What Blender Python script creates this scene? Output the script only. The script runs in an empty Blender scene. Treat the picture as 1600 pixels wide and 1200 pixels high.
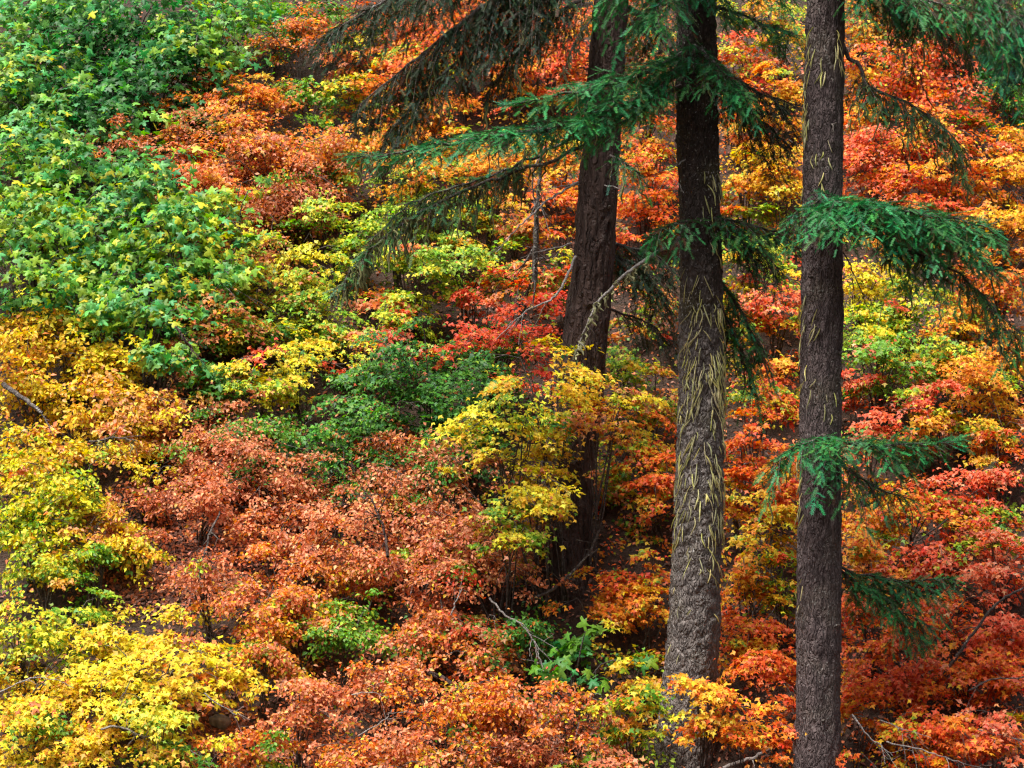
import bpy, math, random
import numpy as np

SEED = 11
rng = np.random.default_rng(SEED)
random.seed(SEED)
S = bpy.context.scene
COL = S.collection

# ------------------------------------------------------------------ camera, sky, sun, exposure
FPX = 3608.0                      # focal length in pixels of the 1600 x 1200 photograph
cam_d = bpy.data.cameras.new('camera')
cam_d.sensor_width = 36.0
cam_d.lens = 36.0 * FPX / 1600.0
cam_d.clip_start = 0.5
cam_d.clip_end = 400.0
cam = bpy.data.objects.new('camera', cam_d)
cam.location = (0, 0, 0)
cam.rotation_euler = (math.radians(90), 0, 0)
COL.objects.link(cam)
S.camera = cam

SUN_EL, SUN_AZ = 69.0, -50.0      # sun stands left of and behind the camera, behind thin cloud
w = bpy.data.worlds.new('World')
S.world = w
w.use_nodes = True
nt = w.node_tree
bg = nt.nodes['Background']
sky = nt.nodes.new('ShaderNodeTexSky')
sky.sky_type = 'NISHITA'
sky.sun_disc = False
sky.sun_elevation = math.radians(SUN_EL)
sky.sun_rotation = math.radians(180 + SUN_AZ * -1)
sky.dust_density = 4.0
sky.air_density = 1.0
hs = nt.nodes.new('ShaderNodeHueSaturation')
hs.inputs['Saturation'].default_value = 0.22     # light cloud: a whiter sky
nt.links.new(sky.outputs[0], hs.inputs['Color'])
nt.links.new(hs.outputs[0], bg.inputs['Color'])
bg.inputs['Strength'].default_value = 0.095

sun_d = bpy.data.lights.new('sun', 'SUN')
sun_d.energy = 3.0
sun_d.angle = math.radians(24)
sun_d.color = (1.0, 0.95, 0.87)
sun = bpy.data.objects.new('sun', sun_d)
# direction towards the sun: azimuth measured from -Y (behind the camera), negative = to the left
_a = math.radians(SUN_AZ)
_e = math.radians(SUN_EL)
to_sun = np.array([math.sin(_a) * math.cos(_e), -math.cos(_a) * math.cos(_e), math.sin(_e)])
from mathutils import Vector
sun.rotation_euler = Vector(to_sun).to_track_quat('Z', 'Y').to_euler()
COL.objects.link(sun)

S.view_settings.view_transform = 'Standard'
S.view_settings.look = 'None'
S.view_settings.exposure = 1.4
S.view_settings.gamma = 1.0
S.view_settings.use_curve_mapping = False
S.cycles.max_bounces = 7
S.cycles.diffuse_bounces = 3
S.cycles.glossy_bounces = 2
S.cycles.transmission_bounces = 4
S.cycles.use_denoising = True
S.cycles.filter_width = 1.3

UP = np.array([0., 0., 1.])


def nrm(v):
    return v / np.maximum(np.linalg.norm(v, axis=-1, keepdims=True), 1e-9)


def at(px, py, Y):
    return np.array([(px - 800.0) / FPX * Y, Y, -(py - 600.0) / FPX * Y])


# ------------------------------------------------------------------ noise (value noise on tables)
_tab = np.random.default_rng(5).random((256, 256))


def vnoise(u, v, wrap=None):
    u = np.asarray(u, float); v = np.asarray(v, float)
    iu = np.floor(u).astype(int); iv = np.floor(v).astype(int)
    fu = u - iu; fv = v - iv
    fu = fu * fu * (3 - 2 * fu); fv = fv * fv * (3 - 2 * fv)
    if wrap:
        a, b = iu % wrap, (iu + 1) % wrap
    else:
        a, b = iu % 256, (iu + 1) % 256
    c, d = iv % 256, (iv + 1) % 256
    return (_tab[a, c] * (1 - fu) + _tab[b, c] * fu) * (1 - fv) + (_tab[a, d] * (1 - fu) + _tab[b, d] * fu) * fv


# ------------------------------------------------------------------ materials
def new_mat(name):
    m = bpy.data.materials.new(name)
    m.use_nodes = True
    t = m.node_tree
    return m, t, t.nodes['Principled BSDF'], t.nodes['Material Output']


def leaf_material(name, rough=0.42, spec=0.4, trans=0.35, mottle=0.25, scale=60.0, tsat=1.15):
    m, t, p, out = new_mat(name)
    at_ = t.nodes.new('ShaderNodeAttribute'); at_.attribute_name = 'tint'
    nz = t.nodes.new('ShaderNodeTexNoise'); nz.inputs['Scale'].default_value = scale
    nz.inputs['Detail'].default_value = 2.0
    tc = t.nodes.new('ShaderNodeTexCoord')
    t.links.new(tc.outputs['Object'], nz.inputs['Vector'])
    mr = t.nodes.new('ShaderNodeMapRange')
    mr.inputs['From Min'].default_value = 0.3; mr.inputs['From Max'].default_value = 0.7
    mr.inputs['To Min'].default_value = 1.0 - mottle; mr.inputs['To Max'].default_value = 1.0 + mottle
    t.links.new(nz.outputs['Fac'], mr.inputs['Value'])
    hv = t.nodes.new('ShaderNodeHueSaturation')
    t.links.new(at_.outputs['Color'], hv.inputs['Color'])
    t.links.new(mr.outputs[0], hv.inputs['Value'])
    t.links.new(hv.outputs[0], p.inputs['Base Color'])
    p.inputs['Roughness'].default_value = rough
    p.inputs['Specular IOR Level'].default_value = spec
    tr = t.nodes.new('ShaderNodeBsdfTranslucent')
    h2 = t.nodes.new('ShaderNodeHueSaturation')
    h2.inputs['Saturation'].default_value = tsat
    t.links.new(hv.outputs[0], h2.inputs['Color'])
    t.links.new(h2.outputs[0], tr.inputs['Color'])
    mx = t.nodes.new('ShaderNodeMixShader'); mx.inputs[0].default_value = trans
    t.links.new(p.outputs[0], mx.inputs[1]); t.links.new(tr.outputs[0], mx.inputs[2])
    t.links.new(mx.outputs[0], out.inputs['Surface'])
    return m


def ramp(t, stops):
    r = t.nodes.new('ShaderNodeValToRGB')
    e = r.color_ramp.elements
    while len(e) < len(stops):
        e.new(0.5)
    for i, (p, c) in enumerate(stops):
        e[i].position = p
        e[i].color = (*c, 1)
    return r


def bark_material(name, c1, c2, c3, lichen=(0.42, 0.42, 0.40), lich_amt=0.0, zs=0.25, scale=9.0, moss=None, moss_amt=0.0, crack=None, crust_shade=None):
    m, t, p, out = new_mat(name)
    tc = t.nodes.new('ShaderNodeTexCoord')
    mp = t.nodes.new('ShaderNodeMapping'); mp.inputs['Scale'].default_value = (1, 1, zs)
    t.links.new(tc.outputs['Object'], mp.inputs['Vector'])
    n1 = t.nodes.new('ShaderNodeTexNoise'); n1.inputs['Scale'].default_value = scale
    n1.inputs['Detail'].default_value = 8; n1.inputs['Roughness'].default_value = 0.7
    t.links.new(mp.outputs[0], n1.inputs['Vector'])
    r = ramp(t, [(0.25, c1), (0.5, c2), (0.75, c3)])
    t.links.new(n1.outputs['Fac'], r.inputs['Fac'])
    col = r.outputs['Color']
    # broad patches
    n3 = t.nodes.new('ShaderNodeTexNoise'); n3.inputs['Scale'].default_value = 1.7; n3.inputs['Detail'].default_value = 4
    t.links.new(tc.outputs['Object'], n3.inputs['Vector'])
    if crust_shade:
        ca, cb, zt, zw = crust_shade           # grey lichen below height zt; darker bark above paints in bough shade
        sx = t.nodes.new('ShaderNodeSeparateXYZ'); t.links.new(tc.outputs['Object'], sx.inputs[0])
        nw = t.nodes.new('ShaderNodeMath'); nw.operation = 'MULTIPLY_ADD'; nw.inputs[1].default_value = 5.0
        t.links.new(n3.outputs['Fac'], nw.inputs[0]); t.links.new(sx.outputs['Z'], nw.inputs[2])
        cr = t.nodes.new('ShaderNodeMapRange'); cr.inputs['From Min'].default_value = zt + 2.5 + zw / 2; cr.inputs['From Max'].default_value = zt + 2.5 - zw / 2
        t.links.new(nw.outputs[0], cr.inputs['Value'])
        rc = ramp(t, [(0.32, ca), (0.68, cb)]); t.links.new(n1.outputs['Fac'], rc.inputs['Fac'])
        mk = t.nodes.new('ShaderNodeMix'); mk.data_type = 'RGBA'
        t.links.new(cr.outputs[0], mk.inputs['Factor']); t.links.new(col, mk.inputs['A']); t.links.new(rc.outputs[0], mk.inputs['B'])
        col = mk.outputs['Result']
    if moss_amt > 0:
        mr = t.nodes.new('ShaderNodeMapRange'); mr.inputs['From Min'].default_value = 0.5; mr.inputs['From Max'].default_value = 0.75
        mr.inputs['To Max'].default_value = moss_amt
        t.links.new(n3.outputs['Fac'], mr.inputs['Value'])
        mxm = t.nodes.new('ShaderNodeMix'); mxm.data_type = 'RGBA'
        t.links.new(mr.outputs[0], mxm.inputs['Factor']); t.links.new(col, mxm.inputs['A']); mxm.inputs['B'].default_value = (*moss, 1)
        col = mxm.outputs['Result']
    if lich_amt > 0:
        n2 = t.nodes.new('ShaderNodeTexNoise'); n2.inputs['Scale'].default_value = 26; n2.inputs['Detail'].default_value = 5
        t.links.new(tc.outputs['Object'], n2.inputs['Vector'])
        ad = t.nodes.new('ShaderNodeMath'); ad.operation = 'MULTIPLY_ADD'
        t.links.new(n3.outputs['Fac'], ad.inputs[0]); ad.inputs[1].default_value = 0.35
        t.links.new(n2.outputs['Fac'], ad.inputs[2])
        mr = t.nodes.new('ShaderNodeMapRange'); mr.inputs['From Min'].default_value = 0.80; mr.inputs['From Max'].default_value = 0.86
        mr.inputs['To Max'].default_value = lich_amt
        t.links.new(ad.outputs[0], mr.inputs['Value'])
        mx = t.nodes.new('ShaderNodeMix'); mx.data_type = 'RGBA'
        t.links.new(mr.outputs[0], mx.inputs['Factor']); t.links.new(col, mx.inputs['A']); mx.inputs['B'].default_value = (*lichen, 1)
        col = mx.outputs['Result']
    t.links.new(col, p.inputs['Base Color'])
    p.inputs['Roughness'].default_value = 0.85
    p.inputs['Specular IOR Level'].default_value = 0.25
    nb = t.nodes.new('ShaderNodeTexNoise'); nb.inputs['Scale'].default_value = scale * 3.2; nb.inputs['Detail'].default_value = 6
    t.links.new(mp.outputs[0], nb.inputs['Vector'])
    bp = t.nodes.new('ShaderNodeBump'); bp.inputs['Strength'].default_value = 1.0; bp.inputs['Distance'].default_value = 0.05
    hgt = nb.outputs['Fac']
    if crack:
        cs, cz, cw = crack
        wv = t.nodes.new('ShaderNodeTexNoise'); wv.inputs['Scale'].default_value = 5.0; wv.inputs['Detail'].default_value = 4
        t.links.new(tc.outputs['Object'], wv.inputs['Vector'])
        vm = t.nodes.new('ShaderNodeVectorMath'); vm.operation = 'MULTIPLY_ADD'; vm.inputs[1].default_value = (.16, .16, .16)
        t.links.new(wv.outputs['Color'], vm.inputs[0]); t.links.new(tc.outputs['Object'], vm.inputs[2])
        m2 = t.nodes.new('ShaderNodeMapping'); m2.inputs['Scale'].default_value = (1, 1, cz)
        t.links.new(vm.outputs[0], m2.inputs['Vector'])
        vo = t.nodes.new('ShaderNodeTexVoronoi'); vo.feature = 'DISTANCE_TO_EDGE'; vo.inputs['Scale'].default_value = cs
        t.links.new(m2.outputs[0], vo.inputs['Vector'])
        mc = t.nodes.new('ShaderNodeMapRange'); mc.inputs['From Max'].default_value = 0.28; mc.interpolation_type = 'SMOOTHSTEP'
        t.links.new(vo.outputs['Distance'], mc.inputs['Value'])
        am = t.nodes.new('ShaderNodeMath'); am.operation = 'MULTIPLY_ADD'; am.inputs[1].default_value = 0.45
        t.links.new(nb.outputs['Fac'], am.inputs[0]); t.links.new(mc.outputs[0], am.inputs[2])
        hgt = am.outputs[0]
    t.links.new(hgt, bp.inputs['Height'])
    t.links.new(bp.outputs[0], p.inputs['Normal'])
    return m


M_LEAF = leaf_material('autumn leaf', rough=0.45, spec=0.28, trans=0.45)
M_MAPLE = leaf_material('broad maple leaf', rough=0.45, spec=0.30, trans=0.45, mottle=0.2, scale=25)
M_NEEDLE = leaf_material('fir needles', rough=0.55, spec=0.18, trans=0.15, mottle=0.2, scale=20)
M_LICHEN = leaf_material('hanging lichen', rough=0.9, spec=0.1, trans=0.35, mottle=0.25, scale=15)
M_LITTER = leaf_material('dead leaf', rough=0.7, spec=0.25, trans=0.05, mottle=0.3, scale=40)
M_TWIG = bark_material('shrub bark', (0.035, 0.026, 0.022), (0.085, 0.068, 0.06), (0.24, 0.21, 0.19), lich_amt=0.8, lichen=(0.42, 0.41, 0.38), zs=0.6, scale=14)
M_DEAD = bark_material('weathered wood', (0.12, 0.10, 0.09), (0.28, 0.25, 0.235), (0.46, 0.43, 0.41), lich_amt=0.5, zs=0.6, scale=14)
M_BARK_A = bark_material('furrowed red-brown bark', (0.018, 0.010, 0.009), (0.050, 0.029, 0.024), (0.10, 0.064, 0.054), lich_amt=0.12, zs=0.12, scale=14, crack=(11, .07, .5))
M_BARK_B = bark_material('plated grey bark', (0.022, 0.014, 0.012), (0.055, 0.040, 0.035), (0.11, 0.085, 0.075), crust_shade=((0.060, 0.045, 0.040), (0.27, 0.232, 0.215), .9, 2.4), lich_amt=0.8, lichen=(0.50, 0.48, 0.46), zs=0.55, scale=15, moss=(0.16, 0.15, 0.05), moss_amt=0.3, crack=(20, .28, .6))
M_BARK_C = bark_material('fine purplish bark', (0.044, 0.030, 0.031), (0.105, 0.076, 0.075), (0.19, 0.148, 0.144), lich_amt=0.45, lichen=(0.42, 0.40, 0.37), zs=0.3, scale=15, moss=(0.15, 0.13, 0.05), moss_amt=0.2, crack=(24, .09, .3))


def ground_material():
    m, t, p, out = new_mat('forest soil and litter')
    tc = t.nodes.new('ShaderNodeTexCoord')
    n1 = t.nodes.new('ShaderNodeTexNoise'); n1.inputs['Scale'].default_value = 5.0; n1.inputs['Detail'].default_value = 10
    n1.inputs['Roughness'].default_value = 0.75
    t.links.new(tc.outputs['Object'], n1.inputs['Vector'])
    r = ramp(t, [(0.3, (0.018, 0.010, 0.007)), (0.5, (0.048, 0.026, 0.017)), (0.72, (0.10, 0.052, 0.030))])
    t.links.new(n1.outputs['Fac'], r.inputs['Fac'])
    t.links.new(r.outputs[0], p.inputs['Base Color'])
    p.inputs['Roughness'].default_value = 0.9
    b = t.nodes.new('ShaderNodeBump'); b.inputs['Strength'].default_value = 1.0; b.inputs['Distance'].default_value = 0.08
    n2 = t.nodes.new('ShaderNodeTexNoise'); n2.inputs['Scale'].default_value = 22; n2.inputs['Detail'].default_value = 6
    t.links.new(tc.outputs['Object'], n2.inputs['Vector'])
    t.links.new(n2.outputs['Fac'], b.inputs['Height']); t.links.new(b.outputs[0], p.inputs['Normal'])
    return m


M_GROUND = ground_material()


def rock_material():
    m, t, p, out = new_mat('grey rock')
    tc = t.nodes.new('ShaderNodeTexCoord')
    n1 = t.nodes.new('ShaderNodeTexNoise'); n1.inputs['Scale'].default_value = 9.0; n1.inputs['Detail'].default_value = 8
    t.links.new(tc.outputs['Object'], n1.inputs['Vector'])
    r = ramp(t, [(0.3, (0.10, 0.09, 0.085)), (0.55, (0.22, 0.20, 0.19)), (0.75, (0.36, 0.34, 0.32))])
    t.links.new(n1.outputs['Fac'], r.inputs['Fac']); t.links.new(r.outputs[0], p.inputs['Base Color'])
    p.inputs['Roughness'].default_value = 0.85
    b = t.nodes.new('ShaderNodeBump'); b.inputs['Strength'].default_value = 0.7; b.inputs['Distance'].default_value = 0.03
    t.links.new(n1.outputs['Fac'], b.inputs['Height']); t.links.new(b.outputs[0], p.inputs['Normal'])
    return m


M_ROCK = rock_material()


# ------------------------------------------------------------------ mesh collecting
class Batch:
    def __init__(self):
        self.v, self.f, self.c, self.n = [], [], [], 0

    def add(self, v, tris, col=None):
        v = np.asarray(v, np.float32).reshape(-1, 3)
        self.v.append(v)
        self.f.append(np.asarray(tris, np.int32).reshape(-1, 3) + self.n)
        if col is not None:
            self.c.append(np.asarray(col, np.float32).reshape(-1, 3))
        self.n += len(v)

    def build(self, name, mat, parent=None, origin=None, smooth=False):
        if not self.v:
            return None
        v = np.concatenate(self.v)
        f = np.concatenate(self.f)
        if origin is not None:
            v = v - np.asarray(origin, np.float32)
        me = bpy.data.meshes.new(name)
        me.vertices.add(len(v)); me.vertices.foreach_set('co', v.ravel())
        me.loops.add(len(f) * 3); me.loops.foreach_set('vertex_index', f.ravel())
        me.polygons.add(len(f)); me.polygons.foreach_set('loop_start', np.arange(0, len(f) * 3, 3, dtype=np.int32))
        if self.c:
            c = np.concatenate(self.c)
            a = me.attributes.new('tint', 'FLOAT_COLOR', 'POINT')
            a.data.foreach_set('color', np.concatenate([c, np.ones((len(c), 1), np.float32)], 1).ravel())
        if smooth:
            me.polygons.foreach_set('use_smooth', np.ones(len(f), bool))
        me.update()
        me.materials.append(mat)
        o = bpy.data.objects.new(name, me)
        COL.objects.link(o)
        if parent is not None:
            o.parent = parent
            if origin is None:
                o.matrix_parent_inverse = parent.matrix_basis.inverted()
        elif origin is not None:
            o.location = origin
        return o


def empty(name, loc):
    o = bpy.data.objects.new(name, None)
    o.location = [float(q) for q in loc]
    o.empty_display_size = 0.2
    COL.objects.link(o)
    return o


def tag(o, label=None, cat=None, group=None, kind=None):
    if label: o['label'] = label
    if cat: o['category'] = cat
    if group: o['group'] = group
    if kind: o['kind'] = kind
    return o


def tube(b, pts, r, sides=5, col=None):
    pts = np.asarray(pts, float); n = len(pts)
    r = np.broadcast_to(np.asarray(r, float), (n,))
    t = nrm(np.gradient(pts, axis=0))
    ref = np.array([0.31, 0.87, 0.38])
    a = nrm(np.cross(t, ref)); c = np.cross(t, a)
    ang = np.arange(sides) * 2 * math.pi / sides
    v = pts[:, None] + r[:, None, None] * (a[:, None] * np.cos(ang)[None, :, None] + c[:, None] * np.sin(ang)[None, :, None])
    i = np.arange(n - 1)[:, None] * sides
    k = np.arange(sides)[None]; k2 = (k + 1) % sides
    q = np.stack([i + k, i + k2, i + sides + k2, i + sides + k], -1).reshape(-1, 4)
    tr = np.concatenate([q[:, [0, 1, 2]], q[:, [0, 2, 3]]])
    v = v.reshape(-1, 3)
    b.add(v, tr, None if col is None else np.broadcast_to(col, v.shape))


def spline(P, n):
    P = np.asarray(P, float)
    if len(P) == 2:
        u = np.linspace(0, 1, n)[:, None]
        return P[0] * (1 - u) + P[1] * u
    Q = np.vstack([2 * P[0] - P[1], P, 2 * P[-1] - P[-2]])
    u = np.linspace(0, len(P) - 1 - 1e-6, n)
    i = u.astype(int); f = (u - i)[:, None]
    a, b_, c, d = Q[i], Q[i + 1], Q[i + 2], Q[i + 3]
    return 0.5 * ((2 * b_) + (c - a) * f + (2 * a - 5 * b_ + 4 * c - d) * f ** 2 + (3 * b_ - a - 3 * c + d) * f ** 3)


# leaf templates: x across, y from stalk to tip, z along the normal
def fan(outline, cz=-0.05, cy=0.36, zfun=None):
    o = np.array([(x, y, (zfun(x, y) if zfun else 0)) for x, y in outline], float)
    v = np.vstack([[0, cy, cz], o])
    n = len(o)
    tr = [(0, 1 + i, 1 + (i + 1) % n) for i in range(n)]
    return v, np.array(tr)


_dr = lambda x, y: -0.25 * abs(x) - 0.14 * y * y
T_VINE = (np.array([(0, -.02, 0), (.55, .34, -.06), (.19, .50, .03), (0, 1.02, -.14), (-.19, .50, .03), (-.55, .34, -.06)], float),
          np.array([(0, 1, 2), (0, 2, 3), (0, 3, 4), (0, 4, 5)]))
T_OVAL = (np.array([(0, 0, 0), (.30, .45, .10), (0, 1, -.10), (-.30, .45, .10)], float), np.array([(0, 1, 2), (0, 2, 3)]))
_db = lambda x, y: -0.16 * abs(x) - 0.16 * y * y
T_BIG = fan([(0, .05), (.36, -.12), (.27, .18), (.68, .28), (.60, .50), (.24, .48), (.19, .86), (0, 1.08),
             (-.19, .86), (-.24, .48), (-.60, .50), (-.68, .28), (-.27, .18), (-.36, -.12)], 0.05, .34, _db)
T_FLAT = (np.array([(0, 0, 0), (.27, .45, .06), (0, 1, -.1), (-.27, .45, .06)], float), np.array([(0, 1, 2), (0, 2, 3)]))
TEMPL = {'vine': T_VINE, 'oval': T_OVAL, 'big': T_BIG}


def add_leaves(b, P, N, T, size, tmpl, col):
    """P centre, N normal, T tip direction (made perpendicular), size per leaf, col per leaf."""
    v, tr = tmpl
    N = nrm(N)
    T = nrm(T - N * np.sum(T * N, 1, keepdims=True))
    X = np.cross(T, N)
    L = len(P)
    sz = size[:, None, None]
    wv = 0.8 + 0.4 * rng.random(L)
    cup = 0.4 + 1.6 * rng.random(L)
    V = P[:, None] + sz * (X[:, None] * (v[None, :, 0:1] * wv[:, None, None]) + T[:, None] * (v[None, :, 1:2] - 0.4)
                           + N[:, None] * (v[None, :, 2:3] * cup[:, None, None]))
    nv = len(v)
    F = tr[None] + (np.arange(L) * nv)[:, None, None]
    C = np.repeat(col[:, None], nv, 1)
    b.add(V, F, C)


# ------------------------------------------------------------------ colours of leaves (linear albedo)
BASE = {
    'pink': (0.78, 0.310, 0.165), 'rust': (0.62, 0.190, 0.082), 'brown': (0.30, 0.085, 0.036), 'red': (0.68, 0.055, 0.024),
    'coral': (0.78, 0.145, 0.065), 'ored': (0.78, 0.120, 0.020), 'orange': (0.80, 0.235, 0.020), 'amber': (0.78, 0.38, 0.03),
    'gold': (0.80, 0.49, 0.025), 'yellow': (0.83, 0.63, 0.035), 'lemon': (0.70, 0.65, 0.045), 'peach': (0.78, 0.40, 0.12),
    'lime': (0.27, 0.40, 0.025), 'olive': (0.17, 0.17, 0.02), 'green': (0.075, 0.25, 0.03), 'leaf': (0.16, 0.35, 0.035),
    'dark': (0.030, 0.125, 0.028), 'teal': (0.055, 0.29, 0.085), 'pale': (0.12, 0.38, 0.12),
}
PAL = {
    'rust': 'pink5 rust4 brown1 peach1', 'drust': 'rust4 brown3 pink1', 'rustor': 'rust3 pink3 orange3 ored1 gold1',
    'rustgold': 'rust3 pink2 orange2 gold2 lime1', 'rustgreen': 'rust3 leaf2 orange2 lime1 green1', 'brownol': 'brown3 olive2 rust2 green2 orange1',
    'red': 'red4 coral2 ored1', 'coral': 'coral5 red2 ored2 pink3', 'ored': 'ored4 red1 orange3 coral3 amber1', 'orange': 'orange5 ored2 amber3 coral1',
    'orgold': 'orange3 amber3 gold2 ored1', 'amber': 'amber5 gold3 orange2', 'ambgold': 'gold4 amber3 yellow2 lime1', 'peach': 'peach4 amber3 pink2 gold2',
    'yellow': 'yellow5 gold3 lemon1', 'yelgr': 'yellow4 lemon2 lime2 leaf1', 'yelam': 'yellow3 gold3 amber2 rust1', 'yelmix': 'yellow3 lime3 leaf2 rust1 orange1',
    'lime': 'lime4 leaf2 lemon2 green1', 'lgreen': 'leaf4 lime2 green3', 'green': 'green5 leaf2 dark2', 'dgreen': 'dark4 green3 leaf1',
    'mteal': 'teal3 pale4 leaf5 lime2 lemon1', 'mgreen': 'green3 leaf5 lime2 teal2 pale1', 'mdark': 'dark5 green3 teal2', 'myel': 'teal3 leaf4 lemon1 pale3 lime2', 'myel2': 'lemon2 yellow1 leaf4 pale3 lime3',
    'oredmix': 'ored3 orange2 gold2 lime1 red1', 'redgreen': 'red3 green3 rust2 leaf1', 'golime': 'gold2 yellow2 lime4 leaf2 green1',
}


def palette(key):
    cs, ws = [], []
    for tok in PAL[key].split():
        nm = tok.rstrip('0123456789'); cs.append(BASE[nm]); ws.append(float(tok[len(nm):]))
    ws = np.array(ws); return np.array(cs), np.cumsum(ws / ws.sum())


def _pick(clump, n):
    return (np.floor(clump * 977.0).astype(int)) % n


def leaf_colours(key, clump, L, other=None):
    if other is not None:
        c = leaf_colours(key, clump, L)
        keys, m = other
        for k_ in set(keys):
            mm = m & (np.array(keys, dtype=object)[_pick(clump, len(keys))] == k_)
            if mm.any():
                c[mm] = leaf_colours(k_, clump[mm], int(mm.sum()))
        return c
    cs, cw = palette(key)
    u = (clump * 0.95 + rng.random(L) * 0.55 + rng.random()) % 1.0
    i = np.minimum(np.searchsorted(cw, u), len(cs) - 1)
    c = cs[i]
    j = rng.integers(0, len(cs), L)
    m = (rng.random(L) * 0.35)[:, None]
    c = c * (1 - m) + cs[j] * m
    c = c * np.exp(rng.normal(0.02, 0.27, L))[:, None]
    c = c * np.exp(rng.normal(0, 0.06, (L, 3)))
    return np.clip(c, 0.004, 0.85)


# ------------------------------------------------------------------ the hillside
G0, GY, GS = -6.6, 33.0, 1.0


def plane_z(Y):
    return G0 + GS * (Y - GY)


def ground_z(x, Y):
    x = np.asarray(x, float); Y = np.asarray(Y, float)
    z = plane_z(Y) + 0.55 * (vnoise(x * .35 + 40, Y * .35 + 9) - .5) + 0.22 * (vnoise(x * 1.1 + 7, Y * 1.1) - .5)
    low = -9.6 + 0.15 * vnoise(x * .4, Y * .4)
    far = -9.6 + 1.05 * (-12 - Y) + 3.0 * (vnoise(x * .06 + 3, Y * .06) - .5)  # unseen slope behind the camera, added to block low sky light
    k = 0.8
    return np.minimum(np.logaddexp(np.logaddexp(z / k, low / k), far / k) * k, 60)


def build_ground():
    xs = np.concatenate([np.linspace(-110, -21, 25), np.linspace(-20, 20, 90), np.linspace(21, 110, 25)]); ys = np.concatenate([np.linspace(-80, 26, 50), np.linspace(26.4, 62, 110), np.linspace(63, 120, 40)])
    X, Y = np.meshgrid(xs, ys)
    Z = ground_z(X, Y) + 0.07 * (vnoise(X * 4, Y * 4) - .5)
    v = np.stack([X, Y, Z], -1).reshape(-1, 3)
    nx = len(xs)
    i = (np.arange(len(ys) - 1)[:, None] * nx + np.arange(nx - 1)[None]).ravel()
    f = np.concatenate([np.stack([i, i + 1, i + nx + 1], 1), np.stack([i, i + nx + 1, i + nx], 1)])
    b = Batch(); b.add(v, f)
    o = b.build('hillside', M_GROUND, smooth=True)
    tag(o, 'steep forest hillside of dark brown soil and litter', None, None, 'structure')


build_ground()


# ------------------------------------------------------------------ fir trunks
def trunk_mesh(prof, Y, style, seed, top_z=11.0, base_drop=0.5):
    """prof: (py, centre px, width px) measured down the trunk."""
    prof = sorted(prof, key=lambda q: -q[0])
    z = np.array([-(p[0] - 600) / FPX * Y for p in prof]); cx = np.array([(p[1] - 800) / FPX * Y for p in prof]); rr = np.array([p[2] / FPX * Y / 2 for p in prof])
    # carry the line on above the frame
    dz = z[-1] - z[-3]
    n = 1 + int((top_z - z[-1]) / 1.0)
    for k in range(1, n):
        z = np.append(z, z[-1] + 1.0); cx = np.append(cx, cx[-1] + (cx[-1] - cx[-2]) / max(.3, z[-2] - z[-3]) * 0.8); rr = np.append(rr, rr[-1] * 0.975)
    zz = np.arange(z[0] - base_drop, z[-1], 0.033)
    X = np.interp(zz, z, cx); R = np.interp(zz, z, rr)
    ker = np.ones(25) / 25
    X = np.convolve(np.pad(X, 12, 'edge'), ker, 'valid'); R = np.convolve(np.pad(R, 12, 'edge'), ker, 'valid')
    NS = 72
    th = np.arange(NS) * 2 * math.pi / NS
    TH, ZZ = np.meshgrid(th, zz)
    U = TH / (2 * math.pi)
    warp = vnoise(U * 8, ZZ * 1.3 + seed, 8) - .5
    if style == 'furrow':
        f = 22
        n1 = vnoise(U * f + 0, ZZ * 1.9 + seed + warp * 1.6, f); n2 = vnoise(U * f * 2, ZZ * 5 + seed * 3, f * 2)
        ridge = 1 - np.abs(2 * n1 - 1)
        d = 0.050 * ridge ** 1.3 + 0.020 * n2
    elif style == 'plate':
        f = 18
        n1 = vnoise(U * f, ZZ * 6.5 + seed + warp, f); n2 = vnoise(U * 40, ZZ * 16 + seed * 2, 40)
        cell = np.clip(np.abs(2 * n1 - 1) * 2.2, 0, 1)
        d = 0.022 * cell + 0.024 * n2 + 0.016 * vnoise(U * 9, ZZ * 2 + 3, 9) + 0.012 * np.random.default_rng(4).random(ZZ.shape)
    else:
        f = 30
        n1 = vnoise(U * f, ZZ * 3.2 + seed + warp, f); n2 = vnoise(U * 48, ZZ * 12 + seed, 48)
        d = 0.030 * (1 - np.abs(2 * n1 - 1)) + 0.016 * n2 + 0.03 * vnoise(U * 6, ZZ * 1.1 + 8, 6) + 0.008 * np.random.default_rng(4).random(ZZ.shape)
    # root flare
    if style != 'furrow':
        f2 = 13 if style == 'plate' else 19
        n4 = vnoise(U * f2, ZZ * 1.0 + seed + warp * 2.2, f2)
        d = d + (0.034 if style == 'plate' else 0.022) * (1 - np.abs(2 * n4 - 1)) ** 1.4
    d = d - d.mean()
    h = np.clip((ZZ - zz[0]) / 1.7, 0, 1)
    fl = (1 - h) ** 2.5
    d = d + fl * R[:, None] * 0.55 * (0.35 + 0.65 * vnoise(U * 7, 0 * ZZ + seed, 7))
    rad = R[:, None] * 0.985 + d
    V = np.stack([X[:, None] + rad * np.cos(TH), Y + rad * np.sin(TH), ZZ], -1).reshape(-1, 3)
    n = len(zz)
    i = np.arange(n - 1)[:, None] * NS; k = np.arange(NS)[None]; k2 = (k + 1) % NS
    q = np.stack([i + k, i + k2, i + NS + k2, i + NS + k], -1).reshape(-1, 4)
    tr = np.concatenate([q[:, [0, 1, 2]], q[:, [0, 2, 3]]])
    b = Batch(); b.add(V, tr)
    return b, (lambda zq: (np.interp(zq, zz, X), np.interp(zq, zz, R)))


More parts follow.
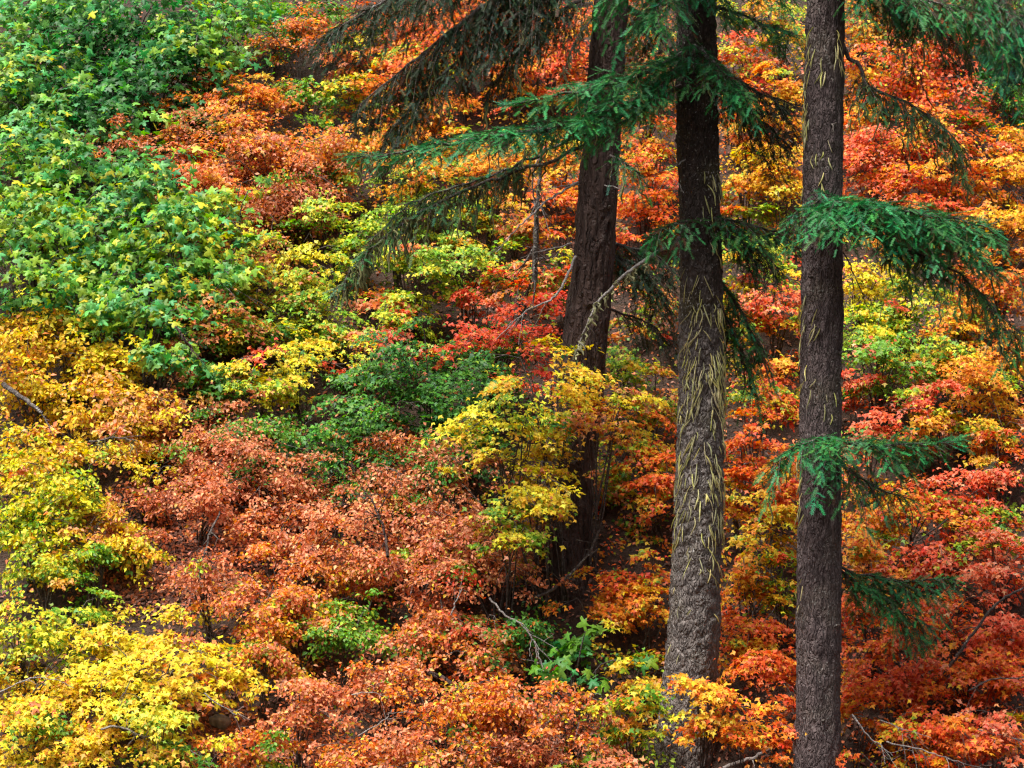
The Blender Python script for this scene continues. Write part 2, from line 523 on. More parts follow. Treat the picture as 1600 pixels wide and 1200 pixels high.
# needle shoot: little blades on both sides of a short axis
def _shoot_templ(nn=8):
    v, tr = [], []
    g = np.random.default_rng(2)
    for i in range(nn):
        y = 0.0 + 0.92 * i / nn
        L = 0.25 * (1 - 0.45 * (i / nn)) * g.uniform(.8, 1.15)
        for s in (-1, 1):
            n = len(v)
            v += [(0, y, 0), (0, y + 0.085, 0), (s * L, y + 0.17, g.uniform(-.03, .07))]
            tr.append((n, n + 1, n + 2))
        if i % 2 == 0:
            n = len(v)
            v += [(-.014, y, .01), (.014, y + .03, .01), (g.uniform(-.05, .05), y + 0.15, .13)]
            tr.append((n, n + 1, n + 2))
    n = len(v)
    v += [(-.02, .85, .01), (.02, .85, .01), (0, 1.1, 0.02)]
    tr.append((n, n + 1, n + 2))
    return np.array(v, float), np.array(tr)


T_SHOOT = _shoot_templ()
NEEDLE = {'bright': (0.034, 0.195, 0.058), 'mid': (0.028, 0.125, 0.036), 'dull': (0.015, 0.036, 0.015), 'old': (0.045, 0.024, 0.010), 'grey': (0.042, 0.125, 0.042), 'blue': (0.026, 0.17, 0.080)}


def add_shoots(b, P, D, N, size, col):
    v, tr = T_SHOOT
    D = nrm(D); N = nrm(N - D * np.sum(N * D, 1, keepdims=True)); X = np.cross(D, N)
    s = size[:, None, None]
    V = P[:, None] + s * (X[:, None] * v[None, :, 0:1] + D[:, None] * v[None, :, 1:2] + N[:, None] * v[None, :, 2:3])
    L = len(P); nv = len(v)
    F = tr[None] + (np.arange(L) * nv)[:, None, None]
    b.add(V, F, np.repeat(col[:, None], nv, 1))


def lichen_strands(b, P, n, lmin, lmax, width=0.012, col=(0.20, 0.20, 0.085)):
    for k in range(n):
        p = P[rng.integers(len(P))] + rng.normal(0, .02, 3)
        L = rng.uniform(lmin, lmax); m = 5
        u = np.linspace(0, 1, m)
        pts = p + np.stack([rng.normal(0, .05) * u + .02 * np.sin(u * 9 + k), rng.normal(0, .04) * u, -L * u], 1)
        r = width * (0.35 + 1.0 * np.sin(u * 2.6 + .25)) * rng.uniform(.5, 1.3)
        c = np.array(col) * math.exp(rng.normal(0, .25))
        tube(b, pts, np.maximum(r, .002), 3, c)


def bough(tree, ctrl, tw=0.6, r0=0.035, tone='mid', bare=0.12, dens=1.0, droop=0.45, hang=0.0, lich=0, old=0.15, sides=(-1, 1), dead=False, name='branch', mat=None, sub=None):
    P = np.array([at(*c) for c in ctrl])
    L = np.sum(np.linalg.norm(np.diff(P, axis=0), axis=1))
    n = max(8, int(L / 0.07))
    A = spline(P, n)
    A = A + np.stack([vnoise(np.arange(n) * .4, np.full(n, P[0, 0] * 7)) - .5, vnoise(np.arange(n) * .4, np.full(n, 3.3 + P[0, 2])) - .5, vnoise(np.arange(n) * .4, np.full(n, 8.1 + P[0, 0])) - .5], 1) * 0.07
    wood = Batch(); need = Batch(); lichb = Batch()
    uu = np.linspace(0, 1, n)
    tube(wood, A, r0 * (1 - uu) ** 0.8 + 0.005, 6)
    T = nrm(np.gradient(A, axis=0))
    step = 0.085 / dens
    s = bare * L
    tips = []
    SP, SD, SN, SS, SC = [], [], [], [], []
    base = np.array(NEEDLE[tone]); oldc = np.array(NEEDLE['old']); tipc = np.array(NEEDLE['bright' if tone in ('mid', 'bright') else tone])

    def shoots_on(tp, wfun, up):
        m = len(tp)
        td = nrm(np.gradient(tp, axis=0))
        k = np.arange(m)
        sgn = np.where((k + rng.integers(2)) % 2, 1, -1)[:, None]
        lat = nrm(np.cross(td, UP))
        dd = td * 0.85 + lat * sgn * rng.uniform(.3, .95, (m, 1)) + rng.normal(0, .2, (m, 3)) + UP * (up - hang * .5)
        dd[-1] = td[-1] + UP * .1
        SP.append(tp); SD.append(dd); SN.append(UP + rng.normal(0, .4, (m, 3))); SS.append(0.165 * rng.uniform(.6, 1.25, m))
        w_ = wfun(k / max(1, m - 1))[:, None]
        c = base * (1 - w_) + tipc * w_
        od = (rng.random(m) < old * (1.3 - w_[:, 0]))[:, None]
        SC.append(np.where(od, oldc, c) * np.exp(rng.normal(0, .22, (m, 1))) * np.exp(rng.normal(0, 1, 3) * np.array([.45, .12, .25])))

    lump = rng.random() * 50
    while s < L:
        f = s / L
        i = min(n - 1, int(f * (n - 1)))
        p0 = A[i]; t = T[i]
        sd = nrm(np.cross(t, UP))
        for side in sides:
            lf = 0.45 + 1.1 * float(vnoise(s * 2.3 + lump, side * 5.5))
            Lt = tw * lf * (0.35 + 0.65 * math.sin(math.pi * min(1, 0.25 + 0.70 * f))) * rng.uniform(.45, 1.2)
            d = nrm(t * rng.uniform(.3, 1.0) + sd * side * rng.uniform(.4, 1) + UP * rng.uniform(-.35 - hang * .5, .62 - hang * .8))
            m = max(4, int(Lt / 0.055))
            u = np.linspace(0, 1, m)[:, None]
            tp = p0 + d * Lt * u - UP * (droop + hang) * Lt * u ** 2 * rng.uniform(.4, 1.3) + sd * rng.normal(0, .06) * u ** 2
            tube(wood, tp[::2] if m > 5 else tp, np.linspace(.008, .003, len(tp[::2]) if m > 5 else m), 3)
            if dead:
                continue
            shoots_on(tp, lambda x: x ** .8, 0.10)
            if Lt > .38:
                td = nrm(np.gradient(tp, axis=0))
                for j in range(2, m - 1, 2):
                    l2 = Lt * .42 * (1 - j / m) * rng.uniform(.6, 1.3) + .06
                    lat = nrm(np.cross(td[j], UP)) * (1 if (j // 2) % 2 else -1)
                    d2 = nrm(td[j] * .8 + lat * .8 + UP * rng.uniform(-.3, .15))
                    m2 = max(3, int(l2 / .06)); u2 = np.linspace(0.1, 1, m2)[:, None]
                    shoots_on(tp[j] + d2 * l2 * u2 - UP * .4 * l2 * u2 ** 2, lambda x: .35 + .65 * x, 0.08)
            tips.append(tp[::2])
        if not dead and hang < .35:
            q_ = A[i] + T[i] * np.linspace(0, .06, 2)[:, None]
            shoots_on(q_, lambda x: .7 + 0 * x, 0.45)
        s += step * rng.uniform(.7, 1.3)
    br = wood.build(name, mat or M_TWIG, tree)
    if SP:
        add_shoots(need, np.concatenate(SP), np.concatenate(SD), np.concatenate(SN), np.concatenate(SS), np.clip(np.concatenate(SC), .005, .5))
        o = need.build('needles', M_NEEDLE, br)
    if lich:
        src = np.concatenate(tips) if tips else A
        lichen_strands(lichb, np.concatenate([src, A[int(bare * n):]]), int(lich * 1.5), .10, .45)
        tag(lichb.build('hanging_lichen', M_LICHEN, br), kind='stuff')
    return br


def limb(tree, ctrl, r0=0.03, r1=0.006, twigs=6, mat=None, moss=0, name='dead_limb', tl=0.5, mosscol=(0.26, 0.25, 0.12), sag=0.5):
    """A bare limb with a few bare side twigs; top-level when tree is None."""
    P = np.array([at(*c) for c in ctrl])
    L = np.sum(np.linalg.norm(np.diff(P, axis=0), axis=1)); n = max(8, int(L / 0.06))
    A = spline(P, n) + rng.normal(0, .008, (n, 3))
    b = Batch(); tube(b, A, np.linspace(r0, r1, n), 6)
    T = nrm(np.gradient(A, axis=0))
    for k in range(twigs):
        i = int(rng.integers(int(n * .25), max(int(n * .25) + 1, n - 1)))
        Lt = tl * rng.uniform(.3, 1)
        d = nrm(T[i] * .7 + rng.normal(0, .6, 3) + np.array([0, -.1, -.2 * sag]))
        m = 7; u = np.linspace(0, 1, m)[:, None]
        tp = A[i] + d * Lt * u + np.array([0, 0, -.25 * sag]) * Lt * u ** 2 + rng.normal(0, .006, (m, 3)); tp[0] = A[i]
        ri = np.interp(i, [0, n - 1], [r0, r1])
        tube(b, tp, np.linspace(ri * .55, .003, m), 4)
        if Lt > .25:
            d2 = nrm(d + rng.normal(0, .6, 3)); tube(b, tp[3] + d2 * Lt * .4 * np.linspace(0, 1, 5)[:, None], np.linspace(ri * .35, .002, 5), 3)
    o = b.build(name, mat or M_DEAD, tree)
    if moss:
        lb = Batch(); lichen_strands(lb, A[n // 6:], moss, .05, .20, .014, mosscol)
        tag(lb.build('hanging_moss', M_LICHEN, o), kind='stuff')
    return o


def moss_strands(trunk_o, fn, Y, zones, name='moss'):
    """zones: (py0, py1, n, angle0, angle1 deg from facing the camera (+ = towards picture right), len)."""
    b = Batch()
    for (y0, y1, n, a0, a1, l0, l1) in zones:
        for k in range(n):
            if k % 4 == 0 or n < 10:
                cpy, cang = rng.uniform(y0, y1), rng.uniform(a0, a1)
            py = cpy + rng.normal(0, 14); z = -(py - 600) / FPX * Y
            a = math.radians(np.clip(cang + rng.normal(0, 9), a0 - 8, a1 + 8))
            L = rng.uniform(l0, l1); m = 8
            u = np.linspace(0, 1, m)
            curl = rng.normal(0, .06); drift = (0.40 * (1 if a > 0 else -1) * rng.uniform(.2, 1.2)) + rng.normal(0, .2)
            zz = z - L * u * rng.uniform(.75, 1)
            cx, R = fn(zz)
            aa = a + (drift * u + curl * np.sin(u * 4.2)) * L / R.mean() * .75
            rad = R + 0.016 + 0.012 * np.sin(u * math.pi) + (0.03 * rng.random() * u ** 2)
            pts = np.stack([cx + rad * np.sin(aa), Y - rad * np.cos(aa), zz], 1)
            r = rng.uniform(.0045, .0108) * (0.25 + 1.05 * np.sin(np.clip(u * 2.7 + .25, 0, 3.0)))
            c = np.array([0.64, 0.62, 0.30]) * math.exp(rng.normal(0, .22)) * np.array([1, rng.uniform(.9, 1.05), rng.uniform(.7, 1.3)])
            tube(b, pts, r, 3, c)
    o = b.build(name, M_LICHEN, trunk_o)
    tag(o, kind='stuff')


YA, YB, YC = 36.6, 34.0, 33.0
PROF_A = [(0, 955, 52), (100, 948, 55), (200, 941, 58), (300, 934, 61), (400, 927, 65), (500, 918, 69), (600, 907, 73), (700, 893, 83), (800, 877, 98), (880, 868, 110), (960, 862, 122)]
PROF_B = [(0, 1087, 60), (200, 1090, 65), (400, 1094, 67), (600, 1096, 70), (700, 1094, 72), (800, 1091, 76), (900, 1087, 79), (1000, 1084, 82), (1100, 1073, 86), (1200, 1065, 90), (1240, 1062, 94)]
PROF_C = [(0, 1288, 58), (300, 1286, 61), (600, 1283, 65), (800, 1281, 68), (1000, 1279, 71), (1200, 1277, 73), (1340, 1275, 80)]

firs = {}
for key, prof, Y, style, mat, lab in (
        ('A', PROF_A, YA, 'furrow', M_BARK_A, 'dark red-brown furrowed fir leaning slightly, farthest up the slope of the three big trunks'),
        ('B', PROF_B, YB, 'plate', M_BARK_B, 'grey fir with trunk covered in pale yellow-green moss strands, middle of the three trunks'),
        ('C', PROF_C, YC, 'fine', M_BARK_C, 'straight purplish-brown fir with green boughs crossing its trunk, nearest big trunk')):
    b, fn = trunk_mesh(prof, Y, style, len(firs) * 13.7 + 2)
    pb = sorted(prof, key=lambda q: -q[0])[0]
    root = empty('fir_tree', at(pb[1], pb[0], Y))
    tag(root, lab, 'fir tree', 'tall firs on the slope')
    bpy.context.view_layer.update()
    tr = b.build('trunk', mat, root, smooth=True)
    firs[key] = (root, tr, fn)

FA, FB, FC = (firs[k][0] for k in 'ABC')
moss_strands(firs['B'][1], firs['B'][2], YB, [(420, 560, 44, -75, 75, .15, .40), (520, 640, 80, -65, 65, .15, .45), (620, 760, 70, -65, 70, .12, .42), (740, 880, 50, -60, 80, .12, .35), (740, 900, 26, 10, 75, .15, .4), (200, 420, 16, -80, 80, .15, .35), (880, 1010, 8, -60, 60, .1, .25)])
moss_strands(firs['C'][1], firs['C'][2], YC, [(15, 95, 16, -60, 60, .15, .4), (60, 330, 34, -85, -45, .12, .3), (230, 300, 8, -30, 10, .12, .25), (600, 640, 6, -40, 20, .15, .3), (620, 760, 10, -85, -60, .1, .3), (400, 620, 16, -85, -20, .15, .4), (760, 1000, 12, -85, -60, .1, .25)])

for FT, fn_, YT, spots in ((firs['A'][0], firs['A'][2], YA, [(330, 35), (470, -20), (610, 40)]), (firs['B'][0], firs['B'][2], YB, [(505, 15), (665, -55), (830, 30), (960, -35)]),
                           (firs['C'][0], firs['C'][2], YC, [(208, 25), (440, -40), (560, 50), (865, -25), (985, 35), (1130, 5)])):
    for py_, an in spots:
        z_ = -(py_ - 600) / FPX * YT; cx_, R_ = fn_(z_); an = math.radians(an)
        dr = np.array([math.sin(an), -math.cos(an), 0.15 + .3 * rng.random()])
        p_ = np.array([float(cx_), YT, z_]) + dr * float(R_) * .9
        sb = Batch(); tube(sb, p_ + dr * np.linspace(0, rng.uniform(.06, .16), 6)[:, None] + rng.normal(0, .006, (6, 3)), np.array([.035, .024, .02, .017, .014, .006]), 7)
        sb.build('branch_stub', M_TWIG, FT, smooth=True)

# fir A: dark hanging boughs at the top, dead limbs on its flank
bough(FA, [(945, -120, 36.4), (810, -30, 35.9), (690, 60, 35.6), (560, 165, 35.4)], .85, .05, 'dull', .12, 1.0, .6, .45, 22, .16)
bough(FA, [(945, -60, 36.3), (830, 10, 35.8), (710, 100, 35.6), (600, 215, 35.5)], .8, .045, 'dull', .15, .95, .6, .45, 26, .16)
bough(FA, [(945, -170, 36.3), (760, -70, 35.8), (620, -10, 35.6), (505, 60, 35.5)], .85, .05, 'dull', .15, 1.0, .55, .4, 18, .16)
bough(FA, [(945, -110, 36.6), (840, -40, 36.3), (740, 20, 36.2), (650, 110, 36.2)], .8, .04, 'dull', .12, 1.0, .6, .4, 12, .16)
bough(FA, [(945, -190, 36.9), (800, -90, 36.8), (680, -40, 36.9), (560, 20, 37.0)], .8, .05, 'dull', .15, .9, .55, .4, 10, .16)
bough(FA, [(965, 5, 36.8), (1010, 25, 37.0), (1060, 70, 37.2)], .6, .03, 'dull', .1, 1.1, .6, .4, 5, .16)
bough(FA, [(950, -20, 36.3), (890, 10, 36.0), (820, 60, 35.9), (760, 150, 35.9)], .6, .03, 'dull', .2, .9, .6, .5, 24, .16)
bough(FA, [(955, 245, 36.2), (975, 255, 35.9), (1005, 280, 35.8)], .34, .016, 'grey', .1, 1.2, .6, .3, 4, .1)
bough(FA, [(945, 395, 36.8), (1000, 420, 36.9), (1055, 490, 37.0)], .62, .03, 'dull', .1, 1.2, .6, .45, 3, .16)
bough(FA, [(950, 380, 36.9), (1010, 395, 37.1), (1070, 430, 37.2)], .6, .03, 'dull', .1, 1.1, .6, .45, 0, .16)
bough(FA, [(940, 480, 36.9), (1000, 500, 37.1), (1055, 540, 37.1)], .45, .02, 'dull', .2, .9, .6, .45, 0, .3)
limb(FA, [(903, 285, 36.3), (860, 310, 36.0), (815, 350, 35.8), (775, 395, 35.8)], .022, .006, 9)
limb(FA, [(903, 288, 36.3), (870, 292, 36.1), (845, 298, 36.0)], .014, .004, 4)
limb(FA, [(900, 400, 36.3), (868, 462, 36.0), (825, 485, 35.8), (775, 530, 35.7)], .024, .006, 7)
limb(FA, [(893, 382, 36.3), (865, 388, 36.1), (840, 395, 36.0)], .018, .005, 3)
limb(FA, [(925, 30, 36.3), (905, 55, 36.0), (890, 90, 35.9), (880, 115, 35.9)], .014, .004, 3, moss=34, mosscol=(.40, .40, .24))
limb(FA, [(925, 5, 36.3), (850, 25, 36.0), (790, 75, 35.8), (740, 130, 35.7)], .026, .006, 9)
limb(FA, [(945, 290, 36.2), (960, 293, 35.9), (975, 298, 35.8)], .010, .004, 1)

# fir B: the long green bough in front of fir A, boughs right and left
bough(FB, [(1075, 80, 33.8), (1000, 118, 33.3), (900, 145, 33.0), (790, 165, 32.9)], .62, .035, 'bright', .04, 1.15, .32, .06, 10, .10)
bough(FB, [(1070, 110, 33.8), (930, 185, 33.4), (760, 215, 33.1), (545, 250, 32.9)], .80, .05, 'bright', .05, 1.15, .34, .08, 46, .12)
bough(FB, [(1070, 130, 33.9), (900, 235, 33.6), (720, 300, 33.3), (600, 370, 33.2), (520, 455, 33.1)], .46, .028, 'grey', .32, .55, .5, .25, 110, .18)
bough(FB, [(1070, 135, 33.9), (880, 225, 33.9), (780, 270, 33.7), (640, 320, 33.6), (560, 400, 33.5)], .42, .024, 'grey', .42, .5, .5, .3, 100, .25)
bough(FB, [(1095, 90, 33.7), (1050, 115, 33.2), (990, 170, 33.0)], .5, .025, 'bright', .05, 1.1, .4, .2, 6, .10)
bough(FB, [(1088, 70, 33.7), (1110, 95, 33.2), (1140, 125, 33.0), (1165, 150, 32.95)], .6, .03, 'bright', .05, 1.15, .4, .2, 6, .12)
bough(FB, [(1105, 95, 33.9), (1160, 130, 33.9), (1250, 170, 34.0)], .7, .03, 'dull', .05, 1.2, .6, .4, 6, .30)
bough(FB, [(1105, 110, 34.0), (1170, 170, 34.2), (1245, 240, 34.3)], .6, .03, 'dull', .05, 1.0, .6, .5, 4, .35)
bough(FB, [(1100, 10, 34.1), (1160, 25, 34.0), (1245, 55, 33.9)], .55, .025, 'mid', .05, 1.0, .45, .2, 4, .12)
bough(FB, [(1090, 345, 33.7), (1055, 352, 33.3), (1010, 372, 33.2)], .45, .02, 'mid', .05, 1.1, .5, .3, 2, .2)
bough(FB, [(1100, 342, 33.8), (1160, 350, 33.6), (1255, 368, 33.6)], .62, .028, 'mid', .03, 1.15, .5, .3, 6, .25)
bough(FB, [(1112, 355, 33.9), (1170, 385, 33.9), (1225, 420, 33.9)], .5, .02, 'dull', .05, 1.0, .6, .45, 2, .3)
bough(FB, [(1115, 430, 34.2), (1160, 490, 34.4), (1205, 590, 34.5)], .55, .025, 'mid', .05, 1.1, .5, .3, 2, .2)
bough(FB, [(1118, 470, 34.3), (1150, 530, 34.5), (1180, 620, 34.7)], .5, .02, 'mid', .05, 1.0, .5, .3, 2, .25)
bough(FB, [(1100, -90, 34.0), (1150, -60, 33.6), (1230, -20, 33.4)], .8, .03, 'mid', .05, 1.0, .45, .2, 0, .15)
bough(FB, [(1080, -80, 33.8), (1040, -60, 33.1), (960, -30, 32.7)], .8, .03, 'mid', .05, 1.0, .45, .2, 0, .15)
bough(FB, [(1085, -150, 33.8), (1090, -140, 32.9), (1120, -120, 32.0)], .9, .03, 'mid', .05, .5, .45, .2, 0, .15)
limb(FB, [(1062, 372, 33.7), (1010, 405, 33.4), (965, 440, 33.3), (930, 480, 33.2), (908, 530, 33.2), (900, 560, 33.2)], .030, .008, 5, moss=60, mosscol=(.34, .33, .18), tl=.25)
limb(FB, [(1070, 250, 33.7), (1048, 262, 33.3), (1030, 268, 33.2)], .012, .004, 2)

bough(FB, [(1080, -40, 33.7), (1060, -20, 32.9), (1020, 20, 32.2)], .9, .03, 'mid', .05, 1.0, .45, .25, 0, .15)
bough(FB, [(1080, -200, 33.7), (1040, -190, 32.7), (1000, -170, 31.8)], 1.0, .03, 'mid', .05, .5, .45, .2, 0, .15)
bough(FB, [(1080, -320, 33.7), (1030, -310, 32.5), (970, -290, 31.4)], 1.1, .03, 'mid', .05, .5, .45, .2, 0, .15)
bough(FB, [(1090, -260, 33.7), (1100, -250, 32.6), (1110, -230, 31.5)], 1.1, .03, 'mid', .05, .5, .45, .2, 0, .15)

# fir C: bright boughs across the trunk
bough(FC, [(1290, 312, 32.7), (1335, 322, 32.2), (1430, 334, 32.0), (1550, 352, 31.9)], .95, .035, 'bright', .03, 1.2, .32, .06, 16, .12)
bough(FC, [(1300, 322, 32.7), (1390, 345, 32.3), (1480, 365, 32.2), (1560, 430, 32.2)], .80, .03, 'bright', .05, 1.05, .38, .12, 12, .15)
bough(FC, [(1300, 330, 32.8), (1400, 385, 32.6), (1500, 430, 32.5), (1595, 525, 32.5)], .75, .028, 'mid', .22, .8, .55, .35, 46, .25)
bough(FC, [(1282, 312, 32.7), (1258, 325, 32.3), (1222, 350, 32.2)], .45, .02, 'bright', .03, 1.15, .5, .3, 4, .1)
bough(FC, [(1288, 318, 32.7), (1300, 335, 32.2), (1320, 350, 31.9)], .45, .02, 'bright', .03, 1.15, .5, .3, 0, .1)
bough(FC, [(1288, 682, 32.7), (1335, 695, 32.2), (1400, 696, 32.0), (1500, 690, 31.95)], .72, .028, 'bright', .03, 1.1, .32, .06, 8, .1)
bough(FC, [(1282, 684, 32.7), (1250, 695, 32.3), (1208, 722, 32.2)], .5, .018, 'bright', .03, 1.1, .5, .3, 8, .1)
bough(FC, [(1295, 700, 32.7), (1340, 745, 32.4), (1430, 785, 32.3)], .55, .02, 'mid', .1, 1.0, .5, .3, 6, .18)
bough(FC, [(1312, 888, 33.2), (1385, 905, 33.3), (1495, 908, 33.4)], .62, .02, 'mid', .05, 1.1, .5, .3, 6, .2)
bough(FC, [(1312, 893, 33.2), (1380, 935, 33.3), (1455, 985, 33.4)], .6, .02, 'mid', .08, 1.0, .5, .35, 6, .25)
bough(FC, [(1312, 65, 33.0), (1340, 105, 33.0), (1365, 140, 32.9), (1440, 175, 32.9), (1515, 235, 32.9)], .62, .03, 'grey', .33, 1.0, .6, .45, 50, .25, name='branch')
bough(FC, [(1310, -70, 33.0), (1400, -10, 32.7), (1490, 15, 32.6), (1555, 50, 32.6)], .62, .03, 'mid', .05, 1.0, .5, .35, 22, .30)
bough(FC, [(1300, -90, 33.0), (1350, -30, 32.5), (1440, 0, 32.3), (1520, 15, 32.3)], .65, .03, 'mid', .05, 1.0, .5, .35, 14, .30)
bough(FC, [(1310, -60, 33.1), (1380, -20, 33.0), (1450, 30, 32.9), (1520, 90, 32.9)], .6, .03, 'dull', .1, 1.1, .55, .4, 26, .3)
bough(FC, [(1310, -80, 33.1), (1420, -40, 33.0), (1530, -10, 32.9), (1610, 40, 32.9)], .65, .03, 'mid', .1, 1.0, .55, .35, 20, .25)
bough(FC, [(1290, -160, 32.8), (1320, -140, 32.0), (1380, -120, 31.4)], .9, .03, 'mid', .05, .5, .45, .2, 0, .15)
limb(FC, [(1318, 395, 32.9), (1335, 430, 32.8), (1348, 460, 32.8), (1362, 500, 32.8)], .012, .004, 3, mat=M_TWIG)
limb(FC, [(1300, 195, 32.75), (1302, 203, 32.6), (1296, 210, 32.5)], .014, .006, 2, mat=M_TWIG, tl=.1)

# a fir just past the edge of the picture whose boughs hang into the top corner
b, fn = trunk_mesh([(-100, 1652, 60), (300, 1655, 68), (600, 1658, 74), (690, 1659, 80)], 38.8, 'furrow', 77.0, 9.0)
FD = tag(empty('fir_tree', at(1659, 690, 38.8)), 'dark fir whose drooping boughs hang into the top right corner', 'fir tree', 'tall firs on the slope')
bpy.context.view_layer.update()
b.build('trunk', M_BARK_A, FD, smooth=True)
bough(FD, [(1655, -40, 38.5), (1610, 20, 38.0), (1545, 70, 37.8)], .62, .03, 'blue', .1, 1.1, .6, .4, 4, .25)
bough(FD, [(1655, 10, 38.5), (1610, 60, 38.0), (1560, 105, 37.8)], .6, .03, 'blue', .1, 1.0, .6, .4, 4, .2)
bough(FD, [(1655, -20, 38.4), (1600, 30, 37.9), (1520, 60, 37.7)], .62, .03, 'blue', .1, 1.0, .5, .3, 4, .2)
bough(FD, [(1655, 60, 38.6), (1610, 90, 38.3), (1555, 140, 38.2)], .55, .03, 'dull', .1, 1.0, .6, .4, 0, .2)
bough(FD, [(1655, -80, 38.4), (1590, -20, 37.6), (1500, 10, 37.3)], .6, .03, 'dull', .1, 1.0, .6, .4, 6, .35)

# ------------------------------------------------------------------ shrubs and maples of the slope
SHRUBS = []


def shrub(x, y, rx, ry, kind, pal, label, Y=None, h=None, size=None, dens=1.0, mix=.30):
    SHRUBS.append(dict(mix=mix, x=x, y=y, rx=rx, ry=ry, kind=kind, pal=pal, label=label, Y=Y, h=h, size=size, dens=dens))


# upper left: bigleaf maples
shrub(50, 50, 95, 75, 'maple', 'mgreen', 'green bigleaf maple filling the top left corner')
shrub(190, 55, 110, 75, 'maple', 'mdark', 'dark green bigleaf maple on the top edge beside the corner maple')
shrub(315, 50, 95, 65, 'maple', 'mteal', 'bluish-green bigleaf maple on the top edge with a bright rounded crown', h=2.2)
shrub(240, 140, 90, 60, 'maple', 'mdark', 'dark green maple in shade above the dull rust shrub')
shrub(30, 150, 80, 65, 'maple', 'mteal', 'pale bluish-green maple spray on the left edge below the corner maple', h=2.0)
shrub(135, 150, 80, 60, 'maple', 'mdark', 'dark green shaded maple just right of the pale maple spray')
shrub(75, 245, 115, 60, 'maple', 'mteal', 'broad bluish-green maple crown on the left edge, above yellowing leaves', h=2.2)
shrub(45, 325, 100, 65, 'maple', 'myel2', 'yellowing green maple at the left edge with whole yellow leaves', h=2.0)
shrub(205, 290, 95, 55, 'maple', 'mteal', 'bluish-green maple crown below the dull rust shrub', h=2.2)
shrub(285, 365, 90, 55, 'maple', 'mteal', 'bluish-green maple spray reaching right over rust shrubs', h=2.3)
shrub(130, 375, 90, 50, 'maple', 'myel', 'green maple speckled with yellow between the left edge maples', h=1.9)
shrub(55, 440, 95, 55, 'maple', 'mteal', 'bluish-green maple just above the amber shrubs at left', h=2.1)
shrub(150, 465, 80, 42, 'maple', 'myel2', 'yellow and green maple above the amber shrubs', h=2.0)
shrub(225, 440, 85, 50, 'maple', 'mgreen', 'green maple with dark gaps right of the yellow and green maple', h=1.9)
shrub(310, 440, 75, 45, 'maple', 'myel', 'green maple spray with yellow tips over rust leaves', h=2.0)
shrub(250, 562, 55, 28, 'maple', 'mteal', 'low bluish-green maple spray right of the yellow shrubs', h=1.8)
shrub(380, 20, 70, 35, 'maple', 'mgreen', 'green maple branch at the top edge left of the dark fir boughs')
shrub(75, 192, 95, 45, 'maple', 'mgreen', 'green maple in the gap between the pale spray and the broad crown', h=2.0)
shrub(170, 205, 60, 36, 'maple', 'mdark', 'dark green maple behind the dull rust shrub', h=1.8)
shrub(350, 320, 50, 34, 'maple', 'myel2', 'thin yellow-green maple spray over the brownish-pink shrub', h=2.2, dens=.6)
shrub(345, 400, 50, 32, 'maple', 'myel2', 'loose yellow-green maple spray above the mixed rust and green vine maple', h=2.1, dens=.6)
shrub(230, 505, 60, 28, 'maple', 'myel', 'green maple spray just above the low bluish-green spray', h=2.0, dens=.8)
# upper left: orange and rust
shrub(455, 58, 65, 25, 'mound', 'rustor', 'rusty red strip of shrub high at the top, above the dark hollow')
shrub(440, 28, 60, 22, 'fine', 'green', 'small green shrub on the top edge above the rusty strip', mix=.08)
shrub(300, 130, 60, 40, 'vine', 'brownol', 'dim brown and green vine maple under the bluish-green crown')
shrub(205, 228, 55, 32, 'mound', 'drust', 'dull rust shrub among the green maples')
shrub(272, 200, 55, 35, 'vine', 'brownol', 'brownish vine maple right of the dull rust shrub')
shrub(268, 268, 52, 50, 'vine', 'rustor', 'orange-rust vine maple wedged between two bluish-green maples')
shrub(370, 165, 60, 35, 'vine', 'orange', 'orange vine maple left of the dark hollow near the top')
shrub(420, 150, 45, 28, 'vine', 'rustor', 'small rusty orange vine maple touching the dark hollow')
shrub(455, 205, 75, 42, 'vine', 'amber', 'bright amber vine maple below the dark hollow')
shrub(370, 225, 75, 42, 'vine', 'rustor', 'rust-orange vine maple left of the bright amber one')
shrub(490, 150, 45, 28, 'fine', 'lgreen', 'pale green small-leaved shrub right of the dark hollow', mix=.08)
shrub(330, 285, 60, 40, 'vine', 'orange', 'orange vine maple behind the bluish-green maple spray')
shrub(430, 265, 90, 42, 'mound', 'rustor', 'rust shrub under the bright amber vine maple')
shrub(505, 250, 50, 38, 'mound', 'rust', 'rust shrub at the left edge of the long fir bough')
shrub(400, 330, 85, 45, 'mound', 'rust', 'brownish-pink shrub right of the maple spray')
shrub(470, 320, 55, 35, 'mound', 'drust', 'dark rust shrub beside a small dark gap')
shrub(520, 345, 45, 38, 'vine', 'yelgr', 'yellow-green vine maple under the tip of the long fir bough')
shrub(515, 285, 40, 26, 'fine', 'lgreen', 'small green shrub at the tip of the long fir bough', mix=.08)
shrub(375, 395, 80, 40, 'mound', 'rustgold', 'rust shrub flecked with yellow, below the brownish-pink shrub')
